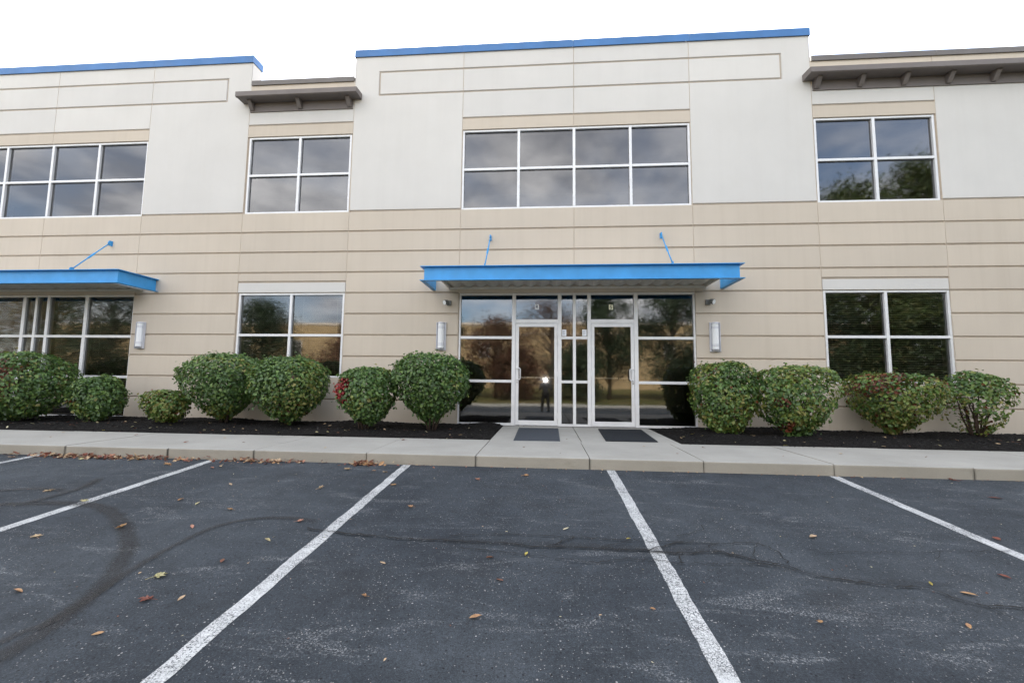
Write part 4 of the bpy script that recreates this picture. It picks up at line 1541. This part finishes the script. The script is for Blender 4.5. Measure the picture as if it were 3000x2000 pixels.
FL = [  # x, y, size, shape, colour, label
    (-5.01, -5.08, .13, 'maple', 'tan', 'tan leaf on the tyre mark near the left edge of the lot'),
    (-4.35, -5.31, .10, 'maple', 'pale', 'pale leaf at the edge of the long white line on the left'),
    (-3.40, -5.86, .13, 'maple', 'orange', 'orange leaf lying on the widest dark tyre mark'),
    (-3.86, -6.08, .125, 'maple', 'tan', 'tan leaf on open asphalt left of the widest tyre mark'),
    (-2.43, -6.54, .155, 'maple', 'pale', 'large pale yellow-green leaf in front of the two tyre marks'),
    (-2.26, -6.78, .12, 'maple', 'red-brown', 'dark red-brown maple leaf near the bottom left'),
    (-3.09, -6.77, .085, 'oval', 'orange', 'curled orange leaf at the left edge of the lot'),
    (-2.82, -5.40, .105, 'maple', 'orange', 'orange leaf behind the arched tyre mark'),
    (-2.06, -5.60, .105, 'maple', 'pinkish', 'pinkish leaf where the arched tyre mark nears the white line'),
    (-2.08, -6.75, .06, 'oval', 'tan', 'small tan leaf right of the dark red-brown maple leaf'),
    (-4.72, -4.01, .13, 'maple', 'orange', 'orange leaf between the kerb and the left white line end'),
    (-4.01, -4.02, .11, 'oval', 'tan', 'upright curled tan leaf right of the left white line end'),
    (-4.06, -4.10, .085, 'oval', 'pinkish', 'pinkish leaf touching the upright curled tan leaf'),
    (-2.34, -4.74, .10, 'maple', 'tan', 'tan leaf in the middle of the second bay from the left'),
    (-3.36, -4.70, .075, 'oval', 'tan', 'small tan leaf in the back of the second bay from the left'),
    (-3.24, -5.28, .075, 'oval', 'pale', 'small pale leaf near the orange leaf behind the arched mark'),
    (-3.48, -5.20, .085, 'oval', 'orange', 'thin orange leaf right of the left white line'),
    (-2.85, -5.79, .09, 'oval', 'pinkish', 'flat pinkish leaf just behind the arched tyre mark'),
    (-2.08, -5.98, .065, 'oval', 'pale', 'small pale leaf under the arch of the tyre mark'),
    (-2.18, -6.31, .075, 'oval', 'brown', 'small brown leaf left of the chalky scuff by the white line'),
    (-2.23, -7.08, .055, 'oval', 'orange', 'small orange leaf at the bottom left corner'),
    (-7.09, -3.85, .12, 'maple', 'tan', 'tan leaf by the first white line at the left edge'),
    (-6.07, -3.86, .11, 'maple', 'pale', 'pale leaf beside the heap of leaves at the kerb'),
    (-2.39, -4.00, .125, 'maple', 'tan', 'tan maple leaf in front of the kerb by the second shrub gap'),
    (-2.06, -4.01, .075, 'maple', 'orange', 'small orange leaf just left of the middle white line end'),
    (-1.90, -4.06, .10, 'maple', 'tan', 'tan leaf almost touching the middle white line end'),
    (-1.23, -5.17, .10, 'maple', 'orange', 'star-shaped orange maple leaf alone in the centre bay'),
    (-1.63, -4.55, .11, 'maple', 'orange', 'orange leaf lying on the middle white line'),
    (-0.75, -4.27, .10, 'maple', 'pinkish', 'pinkish leaf in the centre bay near the kerb'),
    (-0.23, -4.05, .115, 'maple', 'orange', 'bright orange leaf below the ribbed door mat'),
    (0.17, -5.55, .075, 'oval', 'cream', 'cream leaf behind the long crack'),
    (0.64, -5.70, .04, 'oval', 'yellow', 'tiny yellow leaf by the crack left of the white line'),
    (-0.37, -6.78, .08, 'oval', 'orange', 'orange leaf in the front of the centre bay'),
    (-1.04, -6.64, .05, 'maple', 'orange', 'small orange leaf right of the middle white line'),
    (0.60, -6.62, .045, 'maple', 'orange', 'small orange leaf left of the right white line'),
    (-0.28, -6.39, .07, 'oval', 'brown', 'brown leaf behind the front orange leaf of the centre bay'),
    (-0.38, -6.10, .08, 'oval', 'brown', 'brown leaf just in front of the long crack'),
    (-1.09, -6.24, .06, 'oval', 'tan', 'small tan leaf on the chalky scuff of the centre bay'),
    (-0.13, -6.02, .06, 'oval', 'yellow', 'yellow scrap of leaf beside the crack in the centre bay'),
    (2.09, -5.53, .11, 'oval', 'tan', 'tan pointed leaf behind the crack in the right bay'),
    (2.52, -6.30, .085, 'oval', 'orange', 'orange-yellow leaf near the right edge by the crack'),
    (2.40, -6.19, .05, 'oval', 'yellow', 'small lime-yellow leaf behind the orange-yellow one on the right'),
    (1.46, -6.66, .055, 'maple', 'orange', 'small orange-brown leaf in the front right bay'),
    (2.22, -6.63, .07, 'oval', 'orange', 'curled orange leaf at the front right'),
    (4.51, -4.38, .13, 'oval', 'red-brown', 'long curled red-brown leaf at the back right'),
    (3.50, -5.44, .09, 'oval', 'red-brown', 'curled red-brown leaf right of the last white line'),
    (2.95, -6.06, .08, 'oval', 'red-brown', 'curled red-brown leaf at the right edge below the white line'),
    (4.66, -3.76, .11, 'maple', 'red-brown', 'dark red-brown leaf against the kerb on the far right'),
]
for k, (x, y, s, shp, cn_, lb) in enumerate(FL):
    o = link('fallen_leaf', leaf_mesh(shp, k % 5, cn_))
    o.location = (x, y, lot_z(y) + 0.005)
    s *= 0.9
    o.scale = (s, s * rnd.uniform(.75, 1.05), s * rnd.uniform(.6, 1.8))
    o.rotation_euler = (R(rnd.uniform(-10, 10)), R(rnd.uniform(-10, 10)), rnd.uniform(0, 6.28))
    tag(o, lb, 'leaf', 'single leaves on the asphalt')

# drifts of leaves along the foot of the kerb, and scraps on mulch and walk
rs = np.random.RandomState(8)
mv, mf, mt = [], [], []
variants = [maple(k * 5 + 1) for k in range(4)] + [oval(k * 5 + 2) for k in range(3)]


def scatter(x, y, z, s, col, tilt):
    mb = variants[rs.randint(len(variants))]
    v = np.array(mb.v) * s
    E = Matrix.Rotation(rs.uniform(0, 6.3), 3, 'Z') @ Matrix.Rotation(rs.normal(0, tilt), 3, 'X') @ Matrix.Rotation(rs.normal(0, tilt), 3, 'Y')
    v = v @ np.array(E).T + np.array([x, y, z])
    b = len(mv)
    mv.extend(map(tuple, v))
    mf.extend(tuple(b + i for i in f) for f in mb.f)
    mt.extend([tuple(np.array(col) * rs.uniform(.75, 1.2))] * len(v))


cols = [LEAFCOL[c] for c in ('tan', 'orange', 'brown', 'red-brown', 'brown', 'pinkish', 'tan', 'red-brown')]
for _ in range(430):
    u = rs.rand()
    x = rs.choice([rs.uniform(-7.0, -4.3), rs.normal(-6.3, .45), rs.normal(-5.6, .4), rs.uniform(-7.6, -1.2), rs.normal(-3.65, .3), rs.normal(-2.3, .08)])
    d = abs(rs.normal(0, .055))
    s = rs.uniform(.05, .105) if rs.rand() < .5 else rs.uniform(.025, .06)
    y = KY - 0.03 - d
    scatter(x, y, lot_z(y) + rs.uniform(.005, .045) * max(0, 1 - d / .15), s, cols[rs.randint(len(cols))], .45)
for _ in range(260):
    x = rs.uniform(-9, 8)
    y = KY - 0.012 - abs(rs.normal(0, .02))
    scatter(x, y, lot_z(y) + .004, rs.uniform(.012, .035), cols[rs.randint(len(cols))], .3)
for _ in range(170):
    x, y = rs.uniform(-8, 4.6), rs.uniform(-7.6, -3.8)
    scatter(x, y, lot_z(y) + .003, rs.uniform(.008, .024), LEAFCOL[rs.choice(['tan', 'brown', 'pale', 'cream', 'brown'])], .2)
lit = bpy.data.meshes.new('leaf_litter')
lit.from_pydata(mv, [], mf)
lit.materials.append(M['dry_leaf'])
at = lit.attributes.new('tint', 'FLOAT_COLOR', 'POINT')
at.data.foreach_set('color', np.c_[np.array(mt), np.ones(len(mt))].astype(np.float32).ravel())
tag(link('leaf_litter', lit), 'drift of brown and orange leaves along the foot of the kerb', kind='stuff')
mv, mf, mt = [], [], []
for _ in range(150):
    x = rs.uniform(-11, 8.5)
    if -0.95 < x < 2.2:
        continue
    y = rs.uniform(-2.2, -1.0)
    scatter(x, y, bed_z(x, y) + .008, rs.uniform(.03, .075), LEAFCOL[rs.choice(['cream', 'pale', 'brown', 'yellow', 'tan', 'brown'])], .25)
for x, y, s in ((-5.2, -3.2, .09), (-5.0, -2.7, .05), (-4.4, -3.1, .06), (-2.2, -2.5, .1), (-0.3, -2.95, .06), (1.45, -2.6, .05), (0.35, -2.0, .05), (1.75, -3.2, .06), (4.0, -2.9, .09), (3.1, -3.2, .05), (5.0, -3.0, .04), (2.3, -2.6, .07), (-6.6, -2.6, .08), (-7.6, -3.0, .05), (-3.0, -3.4, .04), (-8.0, -2.5, .06), (0.2, -3.4, .03)):
    scatter(x, y, .008, s, LEAFCOL[rs.choice(['brown', 'red-brown', 'tan'])], .2)
for _ in range(260):
    x = rs.uniform(-11, 9)
    if -0.95 < x < 2.2:
        continue
    scatter(x, -2.245 - abs(rs.normal(0, .028)), .004, rs.uniform(.012, .035), (.02, .017, .015), .2)
lit = bpy.data.meshes.new('leaf_scraps')
lit.from_pydata(mv, [], mf)
lit.materials.append(M['dry_leaf'])
at = lit.attributes.new('tint', 'FLOAT_COLOR', 'POINT')
at.data.foreach_set('color', np.c_[np.array(mt), np.ones(len(mt))].astype(np.float32).ravel())
tag(link('leaf_scraps', lit), 'pale leaf scraps dotted over the mulch and sidewalk', kind='stuff')

# ------------------------------------------------------------------ across the lot: what the glass reflects
mb = MB()
z0 = LOTZ
mb.box(-90, 90, -17.95, -17.70, z0 - .2, z0 + .15, 0, .02)
tag(mb.obj('far_kerb', [M['walk']]), kind='structure')
lawn_st = [(-17.94, LOTZ + .13), (-20, LOTZ + .22), (-26, LOTZ + .45), (-36, LOTZ + .62), (-80, LOTZ + .62)]
lawn = link('lawn', sheet('lawn', lawn_st, [-120, -60, -30, 0, 30, 60, 120], M['grass']))
tag(lawn, kind='structure')


def lawn_z(y):
    return float(np.interp(-y, [17.94, 20, 26, 36, 80], [s[1] for s in lawn_st]))


T_GREEN = np.array([(0.040, 0.070, 0.018), (0.060, 0.095, 0.024), (0.085, 0.115, 0.030), (0.11, 0.12, 0.035)])
T_RED = np.array([(0.11, 0.045, 0.025), (0.15, 0.055, 0.028), (0.085, 0.05, 0.024), (0.12, 0.075, 0.03)])
T_GOLD = np.array([(0.16, 0.12, 0.03), (0.20, 0.13, 0.035), (0.11, 0.11, 0.03), (0.14, 0.09, 0.03)])
T_DARK = np.array([(0.022, 0.045, 0.018), (0.032, 0.058, 0.022), (0.045, 0.068, 0.024), (0.028, 0.05, 0.022)])


def tree(name, x, y, h, w, base, pal, label, seed, n=5200, leaf=0.2, clumps=46, dens=0.30, cone=0.0, trunk=0.16):
    rs_ = np.random.RandomState(seed)
    pr = random.Random(seed)
    gz = lawn_z(y) if y < -17.9 else LOTZ
    n = int(n * 2.4)
    leaf *= 0.62
    clumps = int(clumps * 1.5)
    t = thing(name, label, 'tree', (x, y, gz), 'trees across the lot mirrored in the glass')
    mb = MB()
    top = Vector((x + pr.uniform(-.3, .3), y, gz + h * .9))
    p0 = Vector((x, y, gz - .1))
    sp = [p0, p0.lerp(top, .3) + Vector((pr.uniform(-.12, .12), 0, 0)), p0.lerp(top, .65) + Vector((pr.uniform(-.2, .2), 0, 0)), top]
    mb.tube(sp, [trunk, trunk * .8, trunk * .45, .02], 8)
    mb.obj('trunk', [M['trunk']], t, True)
    cen = []
    lb = MB()
    for k in range(clumps):
        u = (k + .5) / clumps
        zz_ = base + (h - base) * u ** .9
        prof = math.sin(math.pi * min(1, (u * .86 + .14))) ** .6 if not cone else (1 - u) ** .8 + .08
        rad = w / 2 * prof * math.sqrt(pr.uniform(.15, 1))
        a = pr.uniform(0, 6.28)
        c = Vector((x + rad * math.cos(a), y + rad * math.sin(a), gz + zz_))
        cen.append(c)
        s0 = sp[0].lerp(top, max(.12, min(.9, (zz_ - .12 * h) / h)))
        lb.tube([s0, s0.lerp(c, .5) + Vector((0, 0, .15)), c], [trunk * .32, trunk * .18, .012], 5)
    lb.obj('limbs', [M['trunk']], t, True)
    C = np.array([tuple(c) for c in cen])
    per = n // clumps
    P = np.repeat(C, per, 0) + rs_.normal(0, 1, (per * clumps, 3)) * np.array([w * .095, w * .095, w * .07 * (0.7 if cone else 1)])
    P[:, 2] = np.maximum(P[:, 2], gz + .15)
    m_ = len(P)
    Nn = rs_.normal(0, .6, (m_, 3)) + np.array([0, 0.3, .6])
    A = rs_.normal(0, 1, (m_, 3)) + np.array([0, 0, -.4])
    L = leaf * rs_.uniform(.6, 1.3, m_)
    V, Q = leaves(P, Nn, A, L, L * .75, .15, .2)
    cl = np.repeat(rs_.uniform(.7, 1.25, clumps), per)[:, None]
    col = pal[rs_.randint(0, len(pal), m_)] * cl * rs_.uniform(.8, 1.2, (m_, 1))
    link('crown', np_mesh('crown', V, Q, M['tree_leaf'], np.repeat(col, 6, 0)), t)
    return t


tree('evergreen_tree', -21.8, -22.5, 6.9, 5.2, .3, T_DARK, 'dense dark evergreen mirrored in the left ground floor window', 31, n=9000, clumps=60, cone=.0)
tree('red_tree', -15.5, -23, 4.0, 5.2, .6, T_RED, 'low red-brown tree mirrored beside the evergreen', 32, n=4200)
tree('evergreen_tree', -7.6, -23, 6.6, 2.7, .3, T_DARK, 'narrow dark evergreen mirrored at the left edge of the storefront', 33, n=5500)
tree('red_tree', -3.6, -22.0, 5.6, 4.6, 1.2, T_RED, 'russet tree mirrored in the wide left storefront pane', 34, n=3600, leaf=.2)
tree('red_tree', 0.4, -24.0, 7.2, 5.6, 1.6, T_RED, 'thin russet tree mirrored behind the photographer', 35, n=3000, leaf=.18)
tree('leafy_tree', 4.6, -22.5, 7.6, 4.6, 1.8, T_DARK, 'dark leafy tree mirrored in the right glass door', 36, n=6500)
tree('leafy_tree', 8.8, -21.5, 8.4, 4.8, 1.6, T_DARK, 'broad dark tree mirrored in the wide right storefront pane', 37, n=6500)
tree('leafy_tree', 13.2, -23, 9.0, 5.2, 1.2, T_DARK, 'dark tree mirrored at the right edge of the storefront', 38, n=6500)
tree('leafy_tree', 19.6, -19.5, 13.9, 7.0, 0.8, T_GREEN, 'tall green tree mirrored in the upper right window', 39, n=13000, clumps=80, leaf=.26, trunk=.26)
tree('leafy_tree', 25.2, -21.0, 16.2, 6.4, 0.8, T_GREEN, 'tallest green tree mirrored in the right of the upper window', 40, n=13000, clumps=80, leaf=.26, trunk=.26)
tree('leafy_tree', 31.5, -19.0, 12.0, 7.0, 1.0, T_DARK, 'dark green tree mirrored beyond the tallest one', 41, n=9000, clumps=60)
tree('gold_tree', -32.5, -20.5, 8.8, 7.0, .8, T_DARK, 'dark tree mirrored in the end pane of the far left storefront', 42, n=9000, clumps=60)
tree('gold_tree', -39.0, -22.0, 8.6, 7.0, .8, T_GOLD, 'gold-green tree mirrored in the far left storefront', 43, n=9000, clumps=60)
tree('gold_tree', -45.5, -20.5, 9.5, 7.5, .6, T_GOLD, 'golden tree mirrored at the left edge of the far left storefront', 44, n=9000, clumps=60)
tree('red_tree', -11.6, -21.5, 3.2, 4.4, .3, T_RED, 'rounded red-brown tree mirrored low in the left window', 45, n=4200)
tree('leafy_tree', 2.2, -20.6, 3.6, 3.6, .5, T_DARK, 'small dark tree mirrored low between the doors', 46, n=3600)
tree('red_tree', -2.0, -20.4, 3.4, 3.2, .4, T_RED, 'small russet tree mirrored low in the left storefront panes', 47, n=3600)
tree('leafy_tree', 11.0, -20.3, 3.8, 4.0, .3, T_DARK, 'bushy dark tree mirrored low in the right storefront panes', 48, n=4200)

tree('leafy_tree', 17.0, -18.9, 7.4, 5.6, .2, T_DARK, 'low dark tree mirrored in the left of the far right window', 49, n=8000, clumps=60)  # dark leaf palette stands for the shade in this crown
tree('leafy_tree', 22.4, -18.7, 7.6, 5.8, .2, T_DARK, 'low dark tree mirrored in the right of the far right window', 50, n=8000, clumps=60)  # shade put into the leaf colour here too

WZ = LOTZ + .6
wh = thing('brick_warehouse', 'long tan brick warehouse mirrored in the ground floor glass', 'building', (0, -50, WZ))
MB().box(-70, -27.6, -62, -46, WZ - .5, WZ + 8.1).obj('wall', [M['brick']], wh)
MB().box(-27.5, 46, -62, -48, WZ - .5, WZ + 8.4).obj('wall', [M['brick']], wh)
MB().box(-70.1, -27.55, -62.1, -45.9, WZ + 8.1, WZ + 8.4, 0, .03).obj('coping', [M['beige']], wh)
MB().box(-27.4, 46.1, -62.1, -47.9, WZ + 8.4, WZ + 8.75, 0, .03).obj('coping', [M['beige']], wh)
MB().box(-27.4, 46.05, -47.98, -47.9, WZ + 7.1, WZ + 7.25).obj('string_course', [M['backing']], wh)
for wx in (-40.5, -33.2, -20.0, -8.2, 4.0, 16.0):
    yy = -46.0 if wx < -27 else -48.0
    mb = MB()
    mb.box(wx - .75, wx + .75, yy - .02, yy + .06, WZ + 4.0, WZ + 6.0)
    f_ = mb.obj('window', [M['white']], wh)
    for i in range(2):
        for j in range(3):
            MB().box(wx - .68 + i * .70, wx - .04 + i * .70, yy + .061, yy + .08, WZ + 4.08 + j * .63, WZ + 4.64 + j * .63).obj('window_glass', [M['alu_dark']], f_)

# ------------------------------------------------------------------ the photographer, seen in the door glass
def person(x, y):
    g = lot_z(y)
    t = thing('person', 'person in dark clothes holding a camera up, mirrored in the left door', 'person', (x, y, g))
    # joints: (position, radius)
    J = {'pel': ((x, y, g + .84), .14), 'spi': ((x, y + .01, g + 1.02), .13), 'che': ((x, y + .01, g + 1.20), .145), 'nec': ((x, y + .02, g + 1.335), .055),
         'hea': ((x, y + .04, g + 1.42), .075), 'top': ((x, y + .04, g + 1.52), .078)}
    E_ = [('pel', 'spi'), ('spi', 'che'), ('che', 'nec'), ('nec', 'hea'), ('hea', 'top')]
    for s, n_ in ((-1, 'l'), (1, 'r')):
        J['hip' + n_] = ((x + s * .09, y, g + .78), .10)
        J['kne' + n_] = ((x + s * .12, y + .02, g + .44), .065)
        J['ank' + n_] = ((x + s * .15, y, g + .09), .045)
        J['toe' + n_] = ((x + s * .165, y + .15, g + .045), .040)
        J['sho' + n_] = ((x + s * .17, y + .01, g + 1.27), .065)
        J['elb' + n_] = ((x + s * .24, y + .14, g + 1.06), .048)
        J['wri' + n_] = ((x + s * .085, y + .27, g + 1.36), .032)
        E_ += [('pel', 'hip' + n_), ('hip' + n_, 'kne' + n_), ('kne' + n_, 'ank' + n_), ('ank' + n_, 'toe' + n_), ('che', 'sho' + n_), ('sho' + n_, 'elb' + n_), ('elb' + n_, 'wri' + n_)]
        J['pal' + n_] = ((x + s * .07, y + .29, g + 1.405), .028)
        E_.append(('wri' + n_, 'pal' + n_))
        for q in range(4):
            a_ = 'f%d%s' % (q, n_)
            J[a_ + 'a'] = ((x + s * (.062 - .004 * q), y + .315 + .004 * q, g + 1.385 + .020 * q), .0095)
            J[a_ + 'b'] = ((x + s * (.040 - .002 * q), y + .333, g + 1.388 + .020 * q), .0085)
            E_ += [('pal' + n_, a_ + 'a'), (a_ + 'a', a_ + 'b')]
        J['th' + n_] = ((x + s * .045, y + .275, g + 1.385), .010)
        E_.append(('pal' + n_, 'th' + n_))
    names = list(J)
    me = bpy.data.meshes.new('body')
    me.from_pydata([J[n_][0] for n_ in names], [(names.index(a), names.index(b)) for a, b in E_], [])
    o = link('body', me, t)
    sk = o.modifiers.new('skin', 'SKIN')
    for i, n_ in enumerate(names):
        r_ = J[n_][1]
        me.skin_vertices[0].data[i].radius = (r_, r_ * (.75 if n_ in ('pel', 'spi', 'che') else 1))
        me.skin_vertices[0].data[i].use_root = n_ == 'pel'
    sk.use_smooth_shade = True
    sb = o.modifiers.new('sub', 'SUBSURF')
    sb.levels = 2
    sb.render_levels = 2
    # clothes and skin by height on the body: one continuous surface
    mt_, nt_, out_ = new_mat('clothed_body')
    gp = nd(nt_, 'ShaderNodeNewGeometry')
    sp_ = nd(nt_, 'ShaderNodeSeparateXYZ', Vector=gp.outputs['Position'])
    top_ = mathn(nt_, 'GREATER_THAN', sp_.outputs[2], g + 1.345)
    leg_ = mathn(nt_, 'LESS_THAN', sp_.outputs[2], g + .86)
    sh_ = mathn(nt_, 'LESS_THAN', sp_.outputs[2], g + .085)
    c_ = mixc(nt_, leg_, (0.018, 0.018, 0.02), (0.028, 0.028, 0.030))
    c_ = mixc(nt_, sh_, c_, (0.30, 0.30, 0.31))
    c_ = mixc(nt_, top_, c_, (0.50, 0.31, 0.23))
    bsdf(nt_, out_, c_, 0.85)
    me.materials.append(mt_)
    hm = MB()
    V_ = []
    for i in range(7):
        for j in range(12):
            th = math.pi * .62 * i / 6
            ph = 2 * math.pi * j / 12
            front = max(0, math.sin(ph)) * (1 if i > 3 else 0) * .04
            V_.append((x + .098 * math.sin(th) * math.cos(ph), y + .03 + (.108 * math.sin(th) * math.sin(ph)) - front, g + 1.475 + .145 * math.cos(th)))
    hm.v = V_
    for i in range(6):
        for j in range(12):
            j2 = (j + 1) % 12
            hm.f.append((i * 12 + j, i * 12 + j2, (i + 1) * 12 + j2, (i + 1) * 12 + j))
            hm.m.append(0)
    hm.obj('hair', [M['hair']], t, True)
    MB().prism_x([(y + .125, g + 1.44), (y + .145, g + 1.41), (y + .12, g + 1.405)], x - .012, x + .012).obj('nose', [M['skin']], t)
    for s in (-1, 1):
        MB().tube([(x + s * .035, y + .110, g + 1.455), (x + s * .035, y + .121, g + 1.455)], .012, 8).obj('eye', [M['black_plastic']], t)
        MB().box(x + s * .088 - .01, x + s * .088 + .01, y + .02, y + .06, g + 1.42, g + 1.475, 0, .006).obj('ear', [M['skin']], t)
    MB().box(x - .022, x + .022, y + .108, y + .120, g + 1.368, g + 1.376, 0, .002).obj('mouth', [M['skin']], t)


PX, PY = -0.005, -9.62
person(PX, PY)
ph = thing('photo_camera', 'black camera with a firing flash, mirrored as a white spark in the left door', 'camera', (PX, PY + .33, 0.93))
cz = lot_z(PY) + 1.42
MB().box(PX - .065, PX + .065, PY + .295, PY + .345, cz - .045, cz + .04, 0, .008).obj('camera_body', [M['black_plastic']], ph)
MB().tube([(PX, PY + .345, cz - .005), (PX, PY + .40, cz - .005)], .036, 16).obj('lens', [M['black_plastic']], ph)
MB().box(PX - .028, PX + .028, PY + .30, PY + .34, cz + .0405, cz + .075, 0, .006).obj('flash_housing', [M['black_plastic']], ph)
MB().box(PX - .026, PX + .026, PY + .3405, PY + .346, cz + .044, cz + .072).obj('flash_window', [M['flash']], ph)
